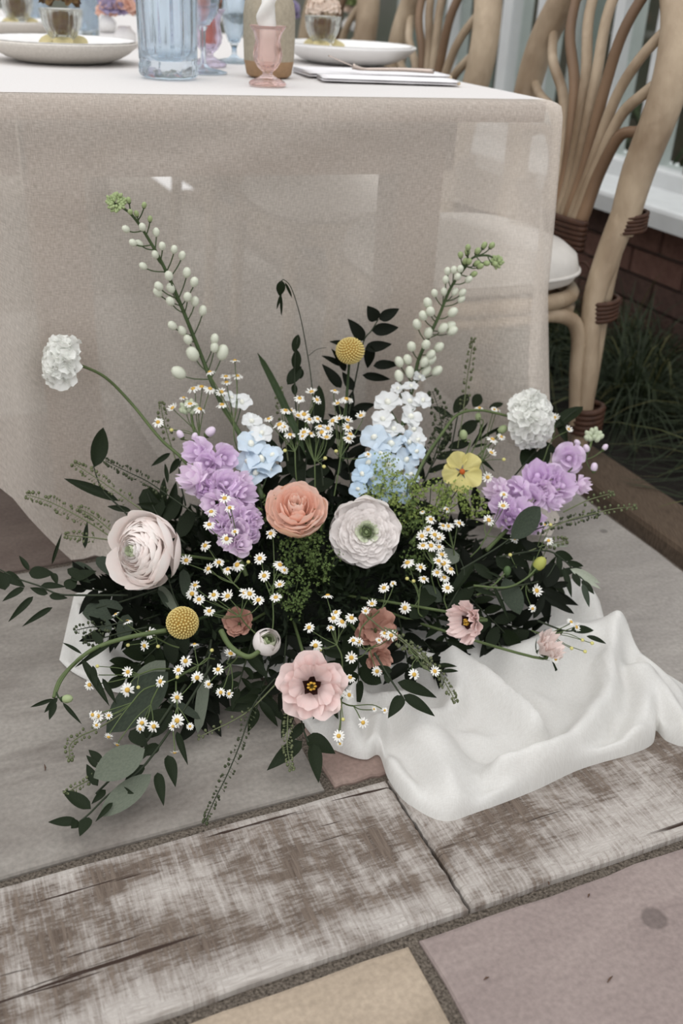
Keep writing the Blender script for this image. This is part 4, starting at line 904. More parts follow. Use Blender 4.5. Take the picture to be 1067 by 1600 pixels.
def bloom(parent, c, d, rings, mats, seed=0, spin=0.0, tj=1.0):
    """rings: (n, P0, P1, P2, half, ruffle, drop, mat index); profile points (radius, height) in metres"""
    Rm = frame(d, spin=spin); r = random.Random(seed)
    for k, (n, P0, P1, P2, half, ruf, drop, mi) in enumerate(rings):
        mm = [petal_mesh(P0, P1, P2, half, ruf, drop, seed * 50 + k * 3 + q) for q in range(2)]; a0 = r.uniform(0, 6.28)
        for i in range(n):
            a = a0 + 6.28318 * i / n + r.uniform(-.2, .2); tl = r.uniform(-.14, .09) * tj
            T_ = np.array([[math.cos(tl), 0, math.sin(tl)], [0, 1, 0], [-math.sin(tl), 0, math.cos(tl)]])
            me = mm[i % 2]
            part('petal', me if len(me.materials) == 0 or me.materials[0] == mats[mi] else me, mats[mi], parent, M4(Rm @ rot_z(a) @ T_, c))
def flower(name, label, cat, q, d, dz=0.0, group=None, stem=None, sr=.0022, sm=None, fwd=0.0):
    c = F3(q[0], q[1], dz) + VIEW(F3(q[0], q[1], dz)) * fwd
    t = thing(name, label, cat, c, group)
    b = (MC - N1 * .08 + E1 * rnd.uniform(-.08, .08) + ZA * .05) if stem is None else None
    if stem is None:
        pts = [c - np.asarray(d) * .01, c - np.asarray(d) * .03, (c - np.asarray(d) * .05) * .5 + b * .5, b]; pts[2][2] = max(pts[2][2], .02)
        for p in pts: p[2] = max(p[2], .012)
    else: pts = [c - np.asarray(d) * .006] + [F3(x, y, dz) for x, y in stem]
    ln = smooth_line(pts, 6); part('stem', MB().tube(ln, np.linspace(sr * .9, sr * 1.1, len(ln)), 8), sm or st_green, t, I4)
    return t, c
pw = mat('petal_white', (240, 234, 231), .6, var=.015, trans=.30, scale=60); pblush = mat('petal_blush', (250, 236, 231), .6, col2=(248, 243, 239), scale=40, trans=.30); pgr = mat('petal_green_white', (206, 212, 186), .55, var=.05, trans=.25); pgc = mat('petal_green', (150, 164, 122), .6, var=.1, trans=.15)
prose = mat('petal_peach', (250, 222, 207), .6, col2=(251, 230, 219), scale=50, trans=.28); prose_d = mat('petal_peach_deep', (249, 208, 190), .6, col2=(250, 216, 200), scale=50, trans=.25); prose_o = mat('petal_peach_outer', (246, 216, 194), .6, col2=(236, 192, 158), scale=30, trans=.2)
ppink = mat('petal_pink', (246, 228, 224), .6, col2=(243, 218, 214), scale=50, trans=.3); psalm = mat('petal_salmon', (206, 164, 148), .6, col2=(190, 146, 130), scale=40, trans=.2)
def ranun(R, seed, flat=.62, K=15, n0=8, n1=4, close=.90, ruf=.034):
    rg = []
    for k in range(K):
        q = k / (K - 1.0); rt = R * (1 - .88 * q ** .95); zt = R * (-.16 + .50 * math.sin(q * 1.45)); n = max(4, int(n0 - n1 * q))
        if q < flat:   # petals laid open like shingles
            P1 = (rt * .62, zt - R * .01); P2 = (rt, zt + R * .045)
        else:
            P1 = (rt * 1.28, zt - R * .22); P2 = (rt * close, zt)
        half = 1.12 * math.pi / n
        rg.append((n, (R * .05 * (1 - .4 * q), R * (-.42 + .58 * q)), P1, P2, half, R * ruf, .26, 0 if q < .70 else (1 if q < .88 else 2)))
    return rg
R1 = 55 / pxm(F3(570, 833))
d = imd(.10, .02, 1); t, c = flower('ranunculus', 'big white ranunculus with a green heart in the centre of the arrangement', 'flower', (571, 831), d, .0, fwd=.03)
bloom(t, c, d, ranun(R1 * 1.02, 1, .78, 20), [pw, pgr, pgc], 1)
bloom(t, c - np.asarray(d) * R1 * .28, imd(.02, -.32, 1), [(7, (.004, -.012), (R1 * 1.05, -.012), (R1 * 1.0, .012), .62, .001, .25, 0)], [pw], 5)
part('heart', MB().ball(c + d * R1 * .22, R1 * .06, 8, 6, (1, 1, .7), d), pgc, t, I4)
R2 = 58 / pxm(F3(210, 860)); d = imd(-.62, .06, 1)
t, c = flower('ranunculus', 'pale pink ranunculus turned to the left at the left of the arrangement', 'flower', (214, 861), d, .02, fwd=.02)
bloom(t, c, d, ranun(R2 * .98, 2, .0, 16, 6, 2, .80, .016), [pblush, pw, pgr], 2, tj=.45)
bloom(t, c - np.asarray(d) * R2 * .35, d, [(6, (.004, -.016), (R2 * 1.1, -.018), (R2 * 1.06, .022), .7, .001, .3, 0), (5, (.004, -.02), (R2 * 1.1, -.03), (R2 * .98, .004), .7, .001, .3, 0)], [pblush], 7)
part('heart', MB().ball(c + d * R2 * .24, R2 * .035, 8, 6, (1, 1, .7), d), pgc, t, I4)
# bud
R3 = 21 / pxm(F3(417, 1003)); d = imd(.35, .45, .8); t, c = flower('ranunculus', 'half-open white ranunculus bud with a green calyx low in the middle', 'flower', (417, 1003), d, .03, stem=[(404, 1018), (386, 1026), (360, 1010), (345, 985)], sr=.0036)
bloom(t, c, d, [(5, (.002, -R3 * .9), (R3 * 1.5, -R3 * .6), (R3 * .75, R3 * .72), .85, .0003, .2, 0), (5, (.002, -R3 * .8), (R3 * 1.2, -R3 * .3), (R3 * .55, R3 * .70), .8, .0003, .2, 0), (4, (.002, -R3 * .6), (R3 * .9, 0), (R3 * .36, R3 * .66), .9, .0003, .2, 1), (4, (.002, -R3 * .4), (R3 * .6, .0), (R3 * .18, R3 * .58), .9, 0, .2, 2)], [pw, pgr, pgc], 3)
for k in range(5):
    a = k * 1.256; Rm = frame(d); p0 = c + Rm @ np.array([R3 * .2 * math.cos(a), R3 * .2 * math.sin(a), -R3 * .95]); p1 = c + Rm @ np.array([R3 * 1.08 * math.cos(a), R3 * 1.08 * math.sin(a), -R3 * .1]); leaf_obj(t, p0, p1, R3 * .7, lf_mid, 'oval', Rm @ np.array([math.cos(a), math.sin(a), -.3]), 'sepal')
# rose
R4 = 47 / pxm(F3(462, 792)); d = imd(.05, .72, 1); t, c = flower('rose', 'peach garden rose left of the white ranunculus', 'flower', (463, 793), d, .01, fwd=.03)
rg = []
for k in range(8):
    q = k / 7.0; n = 5 if k < 6 else 4; rt = R4 * (1.02 - .86 * q); zt = R4 * (.14 + .34 * q)
    rg.append((n, (R4 * .06, -R4 * .55), (rt * (1.0 + .28 * q), zt - R4 * (.62 - .1 * q)), (rt, zt - (R4 * .14 if k < 3 else 0)), (.95 if k < 4 else .9) * math.pi / n * 1.3, R4 * (.05 - .02 * q), .45, 0 if k in (0, 1, 2) else (1 if k < 6 else 0)))
bloom(t, c, d, rg, [prose, prose_d], 4)
bloom(t, c, d, [(5, (R4 * .06, -R4 * .6), (R4 * .95, -R4 * .75), (R4 * .98, -R4 * .12), .9, R4 * .03, .3, 0)], [prose_o], 9)
for k in range(7):
    a = k * 2.1; q = .05 + .022 * k; Rm = frame(d); me = petal_mesh((R4 * .02, R4 * .05), (R4 * q * 1.6, R4 * .15), (R4 * q * 1.5, R4 * .46), .9, R4 * .02, .2, k); part('petal', me, prose if k % 2 else prose_d, t, M4(Rm @ rot_z(a), c + Rm @ np.array([R4 * .05 * math.cos(a), R4 * .05 * math.sin(a), 0])))
# lisianthus
def lisi(q, d, R, label, seed, open_=1.0, dz=.02, m=ppink, dark=True, fwd=.02, n=5, **kw):
    t, c = flower('lisianthus', label, 'flower', q, d, dz, fwd=fwd, **kw)
    w = open_
    bloom(t, c, d, [(n, (R * .06, -R * .55), (R * .45 * w, -R * .15), (R * 1.04 * w, R * .0 + R * .5 * (1 - w)), .78, R * .12, .3, 0), (n, (R * .06, -R * .5), (R * .50 * w, -R * .10), (R * .90 * w, R * .14 + R * .5 * (1 - w)), .76, R * .13, .3, 0), (5, (R * .06, -R * .45), (R * .5 * w, -R * .1), (R * .68 * w, R * .26 + R * .4 * (1 - w)), .66, R * .12, .3, 0)], [m], seed)
    Rm = frame(d)
    if dark:
        mb = MB(); vs = []
        for i in range(5):
            for j in range(14):
                a = 6.283 * j / 14; rr = R * (.05 + .05 * i) * (1 + .25 * math.sin(j * 2.3)); vs.append(c + Rm @ np.array([rr * math.cos(a), rr * math.sin(a), -R * .28 + R * .10 * i * i / 6]))
        mb.add(vs, [(i * 14 + j, i * 14 + (j + 1) % 14, (i + 1) * 14 + (j + 1) % 14, (i + 1) * 14 + j) for i in range(4) for j in range(14)]); part('throat', mb, mat('throat_dark', (44, 22, 22), .6, col2=(70, 36, 30), scale=200), t, I4)
        r = random.Random(seed); mb = MB()
        for k in range(7):
            a = k * .9; p = c + Rm @ np.array([R * .10 * math.cos(a), R * .10 * math.sin(a), R * r.uniform(-.05, .08)]); mb.ball(p, R * .055, 6, 5, (1, .7, 1.5), d); mb.tube([c - d * R * .3, p], R * .012, 4)
        part('stamens', mb, mat('stamen_yellow', (196, 156, 62), .6), t, I4)
    for k in range(5):
        a = k * 1.2566; leaf_obj(t, c + Rm @ np.array([R * .1 * math.cos(a), R * .1 * math.sin(a), -R * .6]), c + Rm @ np.array([R * .62 * math.cos(a), R * .62 * math.sin(a), -R * .30]), R * .14, lf_mid, 'lance', Rm @ np.array([math.cos(a), math.sin(a), -.5]), 'sepal')
    return t
lisi((487, 1072), imd(.02, .05, 1), 52 / pxm(F3(487, 1072)), 'open pale pink lisianthus with a dark throat at the bottom centre', 11, 1.0, .03)
lisi((728, 972), imd(-.75, -.12, .6), 40 / pxm(F3(720, 975)), 'pale pink lisianthus facing left, right of centre above the gauze', 12, .82, .035, fwd=.02)
lisi((858, 1010), imd(.55, .5, .45), 36 / pxm(F3(858, 1010)), 'half-closed blush lisianthus resting on the gauze at the right', 13, .68, .05, mat('petal_blush_pale', (238, 222, 216), .55, var=.03, trans=.3), False, fwd=.01)
lisi((372, 972), imd(-.1, .3, 1), 30 / pxm(F3(372, 972)), 'small salmon bloom in shade left of the white bud', 14, .8, -.005, psalm, False, fwd=0)
lisi((588, 982), imd(.1, .2, 1), 40 / pxm(F3(588, 982)), 'salmon bloom deep in shade under the white ranunculus', 15, .85, .0, psalm, False, fwd=0)
lisi((592, 1030), imd(.2, -.2, 1), 26 / pxm(F3(592, 1030)), 'lower small salmon bloom behind the daisies by the open pink lisianthus', 16, .8, .0, psalm, False, fwd=0)
# yellow flower
yel = mat('petal_yellow', (214, 203, 130), .6, col2=(224, 214, 146), scale=40, trans=.3)
R5 = 31 / pxm(F3(722, 737)); d = imd(.18, -.05, 1); t, c = flower('yellow_poppy', 'soft yellow five-petalled flower with an orange eye at the right', 'flower', (722, 737), d, .0, fwd=.025, stem=[(705, 760), (680, 800), (640, 850)])
for k in range(5):
    a = 2.0 + k * 1.2566; me = petal_mesh((R5 * .05, -R5 * .15), (R5 * .6, R5 * .05), (R5 * 1.08, R5 * .10), .86, R5 * .10, .46, 60 + k, base=.2); part('petal', me, yel, t, M4(frame(d) @ rot_z(a), c))
part('eye', MB().ball(c + d * R5 * .02, R5 * .15, 10, 6, (1, 1, .6), d), mat('eye_orange', (176, 84, 28), .6), t, I4)
# billy buttons
bb = mat('button_yellow', (214, 197, 130), .75, col2=(194, 172, 106), scale=8)
def button(q, Rpx, d, label, stem, sy=.85, dz=0.0, fwd=.02):
    R = Rpx / pxm(F3(*q)); t, c = flower('billy_button', label, 'flower', q, d, dz, fwd=fwd, stem=stem, sr=.0024, sm=lf_mid)
    Rm = frame(d); part('head', MB().ball(c, R * .93, 20, 14, (1, 1, sy), d), mat('button_core', (150, 116, 50), .8), t, I4)
    mb = MB(); N = 300
    for k in range(N):
        z = 1 - 2 * (k + .5) / N
        if z < -.85: continue
        rr = math.sqrt(1 - z * z); a = k * 2.39996; nn = np.array([rr * math.cos(a), rr * math.sin(a), z]); p = c + Rm @ (nn * R * .95 * np.array([1, 1, sy])); mb.ball(p, R * .082, 6, 4, (1, 1, 1.1), Rm @ nn)
    part('florets', mb, bb, t, I4, kind='stuff')
button((547, 548), 22, imd(-.02, .55, .8), 'upper yellow ball flower standing tall against the linen', [(545, 575), (541, 630), (535, 720)], .82)
button((285, 973), 24, imd(0, .15, 1), 'lower yellow ball flower among the daisies at left', None, .98, .02)
# scabiosa
sc_w = mat('scabiosa_white', (250, 250, 247), .6, col2=(240, 241, 236), scale=60, trans=.35)
def ruffle_mesh(seed, nl=4):
    """small frilled corolla: lobes in a shallow funnel, unit radius"""
    r = random.Random(seed); n = nl * 8; vs = []
    for i in range(5):
        for j in range(n):
            a = 6.28318 * j / n; v = i / 4.0; lob = 1 - .30 * (1 - abs(math.sin(a * nl / 2))) ** 1.4 + .05 * math.sin(a * nl * 3)
            rr = (.10 + .9 * v * (lob if i == 4 else 1)) * (1 + .03 * r.uniform(-1, 1) * v); z = .38 * v ** 1.4 + .13 * v * math.sin(a * nl + seed) + .08 * v * v * math.sin(a * nl * 2.0 + 2 * seed)
            vs.append((rr * math.cos(a), rr * math.sin(a), z))
    return MB().add(vs, [(i * n + j, i * n + (j + 1) % n, (i + 1) * n + (j + 1) % n, (i + 1) * n + j) for i in range(4) for j in range(n)]).mesh('floret')
SCM = [ruffle_mesh(k) for k in range(4)]
def scabiosa(q, Rpx, d, label, stem, dz=0.0):
    R = Rpx / pxm(F3(*q)); t, c = flower('scabiosa', label, 'flower', q, d, dz, stem=stem, sr=.0024)
    Rm = frame(d); r = random.Random(int(q[0]))
    part('core', MB().ball(c + d * R * .1, R * .42, 10, 8, (1, 1, .8), d), mat('scabiosa_core', (190, 200, 160), .7), t, I4)
    N = 64
    for k in range(N):
        z = .98 - 1.12 * k / N; rr = math.sqrt(max(0, 1 - z * z)); a = k * 2.39996; big = .24 + .20 * (1 - max(0, z)) 
        dd = np.array([rr * math.cos(a), rr * math.sin(a), z]); p = c + d * R * .08 + Rm @ (dd * R * np.array([.66, .66, .52])); dd2 = Rm @ (dd + np.array([r.gauss(0, .25), r.gauss(0, .25), r.gauss(0, .2)]))
        part('floret', SCM[k % 4], sc_w, t, M4(frame(dd2, spin=r.uniform(0, 6)), p, R * big * r.uniform(.9, 1.15)))
    for k in range(7):
        a = k * .9; leaf_obj(t, c + Rm @ np.array([R * .12 * math.cos(a), R * .12 * math.sin(a), -R * .22]), c + Rm @ np.array([R * .75 * math.cos(a), R * .75 * math.sin(a), -R * .42]), R * .17, lf_mid, 'lance', -d, 'sepal')
scabiosa((102, 566), 44, imd(-.8, .15, .35), 'white scabiosa leaning out at the upper left on an arching stem', [(126, 571), (165, 590), (205, 630), (250, 685), (292, 725), (340, 800)])
scabiosa((823, 656), 48, imd(.78, .05, .5), 'white scabiosa on a thick arching stem at the upper right', [(797, 651), (750, 641), (715, 648), (690, 678), (662, 720), (640, 770)], .01)
# ------------------------------------------------------------------ lilac stock
lil = [mat('stock_lilac', (241, 224, 243), .6, col2=(233, 212, 238), scale=50, trans=.3), mat('stock_pale', (245, 232, 245), .6, col2=(238, 218, 239), scale=50, trans=.3), mat('stock_mauve', (226, 200, 232), .6, col2=(234, 213, 239), scale=50, trans=.3)]
def stock_floret(seed):
    r = random.Random(seed); mb = MB()
    for ring, (n, rad, zt, sz) in enumerate(((4, .46, .05, .62), (4, .34, .24, .52), (3, .16, .36, .40))):
        for k in range(n):
            a = 6.283 * (k + .5 * ring) / n + r.uniform(-.2, .2); nu, nv = 7, 5; pts = []; ph = r.uniform(0, 6)
            for i in range(nu):
                u = -1 + 2 * i / (nu - 1)
                for j in range(nv):
                    v = j / (nv - 1); w = sz * .62 * (.18 + .82 * math.sin(math.pi * min(1, .12 + .62 * v)) ** .8); L = rad * 2.0 * v * (1 - .28 * abs(u) ** 2.2 * v)
                    x = .05 + L * .5 + .05; y = u * w * (.5 + .5 * v); z = -.25 * (1 - v) + zt * v + .10 * v * math.sin(u * 4.2 + ph) + .05 * v * math.sin(u * 9 + ph * 2) - .12 * v * v * (1 if ring == 0 else -.5)
                    pts.append((x * math.cos(a) - y * math.sin(a), x * math.sin(a) + y * math.cos(a), z))
            mb.grid(pts, nu, nv)
    mb.ball((0, 0, .08), .10, 8, 6)
    return mb.mesh('floret')
STK = [[stock_floret(10 * m + k) for k in range(3)] for m in range(3)]
bud_me = MB().ball((0, 0, .55), .5, 8, 6, (.74, .74, 1.02)).mesh('bud')
bud_l = bud_me.copy(); cal_me = MB().lathe([(.02, -.15), (.24, .05), (.30, .35), (.2, .75), (.05, .82)], 8).mesh('calyx')
BUDS = {}
def bud(parent, p, d, size, m, calyx=None):
    if m.name not in BUDS: BUDS[m.name] = bud_me.copy()
    o = part('bud', BUDS[m.name], m, parent, M4(frame(d), p, size))
    if calyx:
        k = 'c' + calyx.name
        if k not in BUDS: BUDS[k] = cal_me.copy()
        part('calyx', BUDS[k], calyx, o, M4(frame(d), p, size * 1.02))
def stock(label, stem, flo, buds, tip, dz=.0, fwd=.02, seed=0):
    q0 = stem[0]; t = pthing('stock_flower', label, 'flower', stem[-1]); r = random.Random(seed)
    stem_px(t, stem[::-1], .0034, st_green, dz)
    for k, (x, y, s) in enumerate(flo):
        p = F3(x, y, dz); sc = pxm(p); p = p + VIEW(p) * (fwd + r.uniform(-.006, .006)); cx = np.interp(y, [min(q[1] for q in stem), max(q[1] for q in stem)], [stem[0][0], stem[-1][0]])
        d = imd((x - cx) / 55.0 + r.uniform(-.3, .3), r.uniform(-.15, .45), .8); mi = r.choice([0, 0, 1, 2])
        part('floret', STK[mi][k % 3], lil[mi], t, M4(frame(d, spin=r.uniform(0, 6)), p, s * .98 / sc))
    for (x, y, s) in buds:
        p = F3(x, y, dz) + VIEW(F3(x, y, dz)) * fwd * .5; bud(t, p, imd((x - q0[0]) / 30, .7, .3), s * .9 / pxm(p), lil[1], st_green)
        a = F3(stem[1][0], stem[1][1] + 6, dz); part('pedicel', MB().tube(smooth_line([a, (a + p) / 2 - np.array([0, 0, .003]), p], 4), .0009, 5), st_green, t, I4)
    p0 = F3(tip[0], tip[1], dz)
    for k in range(14):
        a = k * 2.4; d = imd(.7 * math.cos(a), .8 + .4 * math.sin(a), .4); p = p0 + imd(math.cos(a), math.sin(a), .3) * .0012 * math.sqrt(k) * 2.2; bud(t, p, d, tip[2] / pxm(p0), mat('stock_tip', (176, 184, 158), .6))
stock('lilac stock spike left of centre, leaning over the peach rose', [(298, 640), (305, 680), (330, 750), (355, 820), (385, 900)],
      [(309, 706, 46), (349, 716, 46), (325, 724, 40), (302, 747, 48), (330, 752, 40), (352, 756, 46), (377, 752, 34), (379, 775, 46), (334, 786, 40), (360, 803, 48), (384, 808, 44), (343, 820, 36), (371, 830, 44), (390, 835, 32), (358, 843, 36), (376, 852, 36), (322, 765, 34), (398, 815, 26)],
      [(286, 686, 17), (321, 682, 22), (303, 690, 16)], (296, 642, 11), .0, .02, 4)
stock('lilac stock spike reaching out to the right past the table corner', [(926, 682), (915, 712), (880, 745), (830, 790), (760, 860)],
      [(889, 716, 48), (862, 745, 42), (840, 746, 54), (877, 760, 50), (909, 758, 30), (776, 766, 40), (806, 768, 46), (828, 778, 44), (810, 800, 46), (862, 782, 36), (795, 812, 42), (836, 816, 36), (784, 790, 40), (850, 768, 34), (815, 822, 34)],
      [(906, 697, 14), (918, 708, 16), (941, 704, 13), (927, 738, 17)], (926, 685, 11), .0, .01, 9)

# ------------------------------------------------------------------ delphiniums
db = [mat('delph_green_bud', (150, 164, 118), .6, var=.1), mat('delph_white_bud', (230, 232, 218), .6, col2=(214, 219, 198), scale=60, trans=.15), mat('delph_white', (240, 242, 242), .6, var=.02, trans=.35), mat('delph_blue', (208, 224, 238), .6, col2=(222, 233, 242), scale=60, trans=.3), mat('delph_deep', (190, 214, 234), .6, col2=(206, 224, 239), scale=60, trans=.3)]
bee = mat('delph_bee', (228, 228, 216), .7)
def delph_floret(seed):
    r = random.Random(seed); mb = MB()
    for k in range(5):
        a = 6.283 * k / 5 + r.uniform(-.1, .1); pts = []; nu, nv = 5, 5; tl = r.uniform(.1, .4)
        for i in range(nu):
            u = -1 + 2 * i / 4
            for j in range(nv):
                v = j / 4; w = .36 * math.sin(math.pi * (.1 + .72 * v)) ** .8; x = .05 + .62 * v * (1 - .15 * u * u * v); y = u * w; z = tl * v + .14 * u * u * v - .22 * v * v + .04 * math.sin(5 * u + seed)
                pts.append((x * math.cos(a) - y * math.sin(a), x * math.sin(a) + y * math.cos(a), z))
        mb.grid(pts, nu, nv)
    mb.tube([(0, 0, 0), (.02, 0, -.3), (.10, 0, -.62)], [.10, .07, .03], 6)
    return mb.mesh('floret')
DF = {m.name: [delph_floret(k + 5 * i) for k in range(2)] for i, m in enumerate(db[2:])}
BEE = MB().ball((0, 0, .08), .17, 7, 5, (1, .8, 1)).mesh('bee')
def delph(label, stem, buds, flo, tip, dz=0.0, seed=0):
    t = pthing('delphinium', label, 'flower', stem[-1]); r = random.Random(seed)
    ln = smooth_line([F3(x, y, dz, .075) for x, y in stem], 6); part('stem', MB().tube(ln, np.linspace(.0016, .0042, len(ln)), 8), st_del, t, I4)
    arr = np.array(ln); mb = MB()
    def attach(p):
        k = int(np.argmin(((arr - p) ** 2).sum(1))); k = min(len(arr) - 1, k + 2); mb.tube(smooth_line([arr[k], (arr[k] + p) / 2 + (p - arr[k]) * .12 - np.array([0, 0, .002]), p], 3), [.0011] * 7 if 0 else .0010, 5, False); return arr[k]
    for (x, y, s, mi) in buds:
        p = F3(x, y, dz, .08) + VIEW(F3(x, y, dz)) * r.uniform(-.004, .014); a = attach(p); d = (p - a) / (np.linalg.norm(p - a) + 1e-9) + imd(0, .2, .35); bud(t, p, d, s * 1.4 / pxm(p), db[mi], st_del if mi == 0 else None)
    for k, (x, y, s, mi) in enumerate(flo):
        p = F3(x, y, dz, .085) + VIEW(F3(x, y, dz)) * r.uniform(.004, .018); a = attach(p); v = p - a; d = v / (np.linalg.norm(v) + 1e-9) * .7 + imd(r.uniform(-.2, .2), r.uniform(-.2, .2), .7)
        m = db[mi]; Mx = M4(frame(d, spin=r.uniform(0, 6)), p, s * 1.08 / pxm(p)); o = part('floret', DF[m.name][k % 2], m, t, Mx); part('bee', BEE, bee, o, Mx)
    for k in range(tip[3]):
        a = k * 2.4; rr = .0016 * math.sqrt(k); p0 = F3(tip[0], tip[1], dz, .08); p = p0 + imd(math.cos(a), math.sin(a), .4 * math.cos(k)) * rr; bud(t, p, imd(math.cos(a) * .8, .3 + math.sin(a), .5), tip[2] / pxm(p0), db[0])
    part('pedicels', mb, st_del, t, I4, kind='stuff')
def cv(lst, ox, oy, sc, s, mi): return [(ox + x / sc, oy + y / sc, s, mi) for x, y in lst]
LB = cv([(490, 165), (545, 182), (497, 205), (520, 215), (568, 235)], 0, 250, 2.425, 8, 0) + cv([(490, 270), (545, 268), (515, 322), (540, 328), (592, 292), (615, 340), (595, 372), (658, 355), (685, 380), (555, 412)], 0, 250, 2.425, 11, 1) + \
     cv([(645, 455), (705, 447), (732, 480), (612, 492), (612, 517), (655, 505), (655, 550), (710, 535), (735, 555), (765, 590), (665, 640), (700, 662), (720, 697), (810, 697), (810, 730)], 0, 250, 2.425, 13, 1) + cv([(745, 760), (703, 822), (835, 760)], 0, 250, 2.425, 19, 1)
delph('tall delphinium spike leaning left, green buds above pale blue florets', [(176, 316), (205, 335), (233, 375), (260, 425), (288, 490), (316, 560), (343, 625), (380, 690), (410, 780)], LB,
      [(378, 629, 24, 2), (393, 659, 24, 2), (409, 678, 26, 2), (392, 695, 34, 3), (409, 719, 38, 3), (425, 712, 26, 3), (400, 740, 34, 3), (362, 622, 18, 2), (420, 735, 28, 3), (388, 722, 30, 3)], (182, 317, 7, 44), -.005, 1)
RBU = cv([(710, 190), (760, 140), (755, 175), (860, 130), (912, 125), (825, 260), (870, 230), (800, 245), (930, 230), (780, 315), (760, 235), (735, 240), (815, 165)], 560, 360, 4.446, 9, 0) + \
      cv([(620, 310), (660, 300), (700, 290), (680, 345), (740, 360), (605, 370), (535, 460), (590, 455), (650, 455), (700, 455), (690, 500)], 560, 360, 4.446, 10.5, 1) + \
      cv([(490, 535), (505, 590), (460, 620), (625, 595), (415, 685), (475, 750), (560, 710), (600, 690), (615, 720), (460, 820), (375, 835), (525, 840), (480, 890), (480, 930), (350, 930), (295, 950), (440, 950), (510, 1005), (445, 1015), (355, 1030), (290, 1055)], 560, 360, 4.446, 14, 1)
delph('delphinium spike right of centre, white buds above sky blue florets', [(781, 414), (765, 400), (740, 402), (725, 420), (704, 450), (686, 493), (672, 522), (654, 562), (646, 600), (630, 660), (612, 720), (590, 800)], RBU,
      [(606, 630, 32, 2), (622, 608, 18, 2), (642, 604, 18, 2), (655, 590, 16, 2), (660, 626, 22, 2), (639, 628, 26, 2), (598, 656, 26, 2), (641, 652, 28, 2), (615, 672, 26, 2), (645, 672, 24, 2), (585, 684, 32, 3), (611, 696, 36, 3), (637, 692, 28, 3), (652, 688, 22, 2), (634, 720, 30, 3), (650, 706, 22, 3), (576, 724, 30, 4), (606, 728, 34, 3), (582, 748, 34, 4), (616, 756, 30, 4), (566, 742, 26, 4), (640, 742, 26, 3), (598, 768, 30, 4), (628, 772, 26, 4), (595, 710, 26, 3), (560, 765, 22, 4)], (776, 410, 7, 18), -.005, 2)

# ------------------------------------------------------------------ little daisies on branching stems
dw = mat('daisy_white', (236, 235, 229), .6, var=.01, trans=.2); dy = mat('daisy_yellow', (206, 168, 82), .7, col2=(186, 146, 64), scale=300)
def daisy_mesh(seed, droop):
    r = random.Random(seed); mb = MB(); n = 11 + seed % 3
    for k in range(n):
        if r.random() < .06: continue
        a = 6.283 * k / n + r.uniform(-.08, .08); L = r.uniform(.86, 1.05); w = .15; pts = []; dr = droop + r.uniform(-.12, .12)
        for j in range(4):
            v = j / 3; rr = .26 + (L - .26) * v; ww = w * (.5, .9, 1.0, .45)[j]; z = .08 - dr * v * v
            for s in (-1, 0, 1): pts.append((rr * math.cos(a) - s * ww * math.sin(a), rr * math.sin(a) + s * ww * math.cos(a), z + (.03 if s == 0 else 0)))
        mb.grid(pts, 4, 3)
    return mb.mesh('petals')
DM = [daisy_mesh(k, [.05, .2, .35, -.25][k % 4]) for k in range(6)]
DD = MB().ball((0, 0, .10), .37, 10, 6, (1, 1, .62)).mesh('flower_disc'); DC = MB().lathe([(.06, -.30), (.12, -.22), (.36, -.04), (.40, .06)], 8).mesh('calyx')
def spray(label, base, heads, dz=0.0, fwd=.014, sz=9.7, seed=0, up=.45, buds=()):
    t = pthing('daisy_spray', label, 'flower', base, 'small white daisy sprays'); r = random.Random(seed or int(heads[0][0] * 7 + heads[0][1]))
    cx = sum(h[0] for h in heads) / len(heads); cy = sum(h[1] for h in heads) / len(heads)
    b = F3(base[0], base[1], dz - .01); node = F3(base[0] + (cx - base[0]) * .5, base[1] + (cy - base[1]) * .5, dz + .004)
    mb = MB(); mb.tube(smooth_line([b, (b + node) / 2 + jit((0, 0, 0), .006), node], 4), [.0011] * 9, 5, False)
    for k, h in enumerate(heads):
        p0 = F3(h[0], h[1], dz); p = p0 + VIEW(p0) * (fwd + r.uniform(-.006, .008)); s = sz * (h[2] if len(h) > 2 else 1) * r.uniform(.92, 1.1) / pxm(p)
        tv = p - node; d = imd(r.uniform(-.45, .45), r.uniform(-.1, .5) + up * .4, .85) if len(h) < 4 else imd(*h[3])
        d = d + tv / np.linalg.norm(tv) * .35; d /= np.linalg.norm(d); Rm = frame(d, spin=r.uniform(0, 6)); Mx = M4(Rm, p, s)
        mid = node + tv * .55 - d * .010 + jit((0, 0, 0), .004)
        mb.tube(smooth_line([node, mid, p - d * s * .9, p - d * s * .2], 4), [.00075] * 13, 5, False)
        o = part('daisy_head', DM[r.randrange(6)], dw, t, Mx); part('flower_disc', DD, dy, o, Mx); part('calyx', DC, st_green, o, Mx)
    for (x, y) in buds:
        p0 = F3(x, y, dz); p = p0 + VIEW(p0) * fwd; tv = p - node; mb.tube(smooth_line([node, node + tv * .5 + jit((0, 0, 0), .005), p], 4), [.0006] * 9, 5, False)
        part('bud', BUDS.setdefault('daisybud', MB().ball((0, 0, 0), .5, 7, 5, (1, 1, .85)).mesh('bud')), mat('daisy_bud', (196, 190, 120), .6), t, M4(frame(imd(0, .6, .6)), p, 6.5 / pxm(p)))
    part('stem', mb, st_green, t, I4)
spray('daisy spray in front of the lower stem of the left delphinium', (378, 725), [(367, 564, .95, (0, .8, .4)), (371, 588), (353, 589), (354, 598), (346, 613), (347, 633), (328, 582, .9, (-.2, .8, .4))], .0, up=1)
spray('daisy spray above the tip of the left lilac stock', (328, 735), [(315, 605), (328, 608), (302, 608), (287, 622, .8), (312, 640), (270, 638), (247, 660), (297, 632)], .0, up=1, buds=((268, 672),))
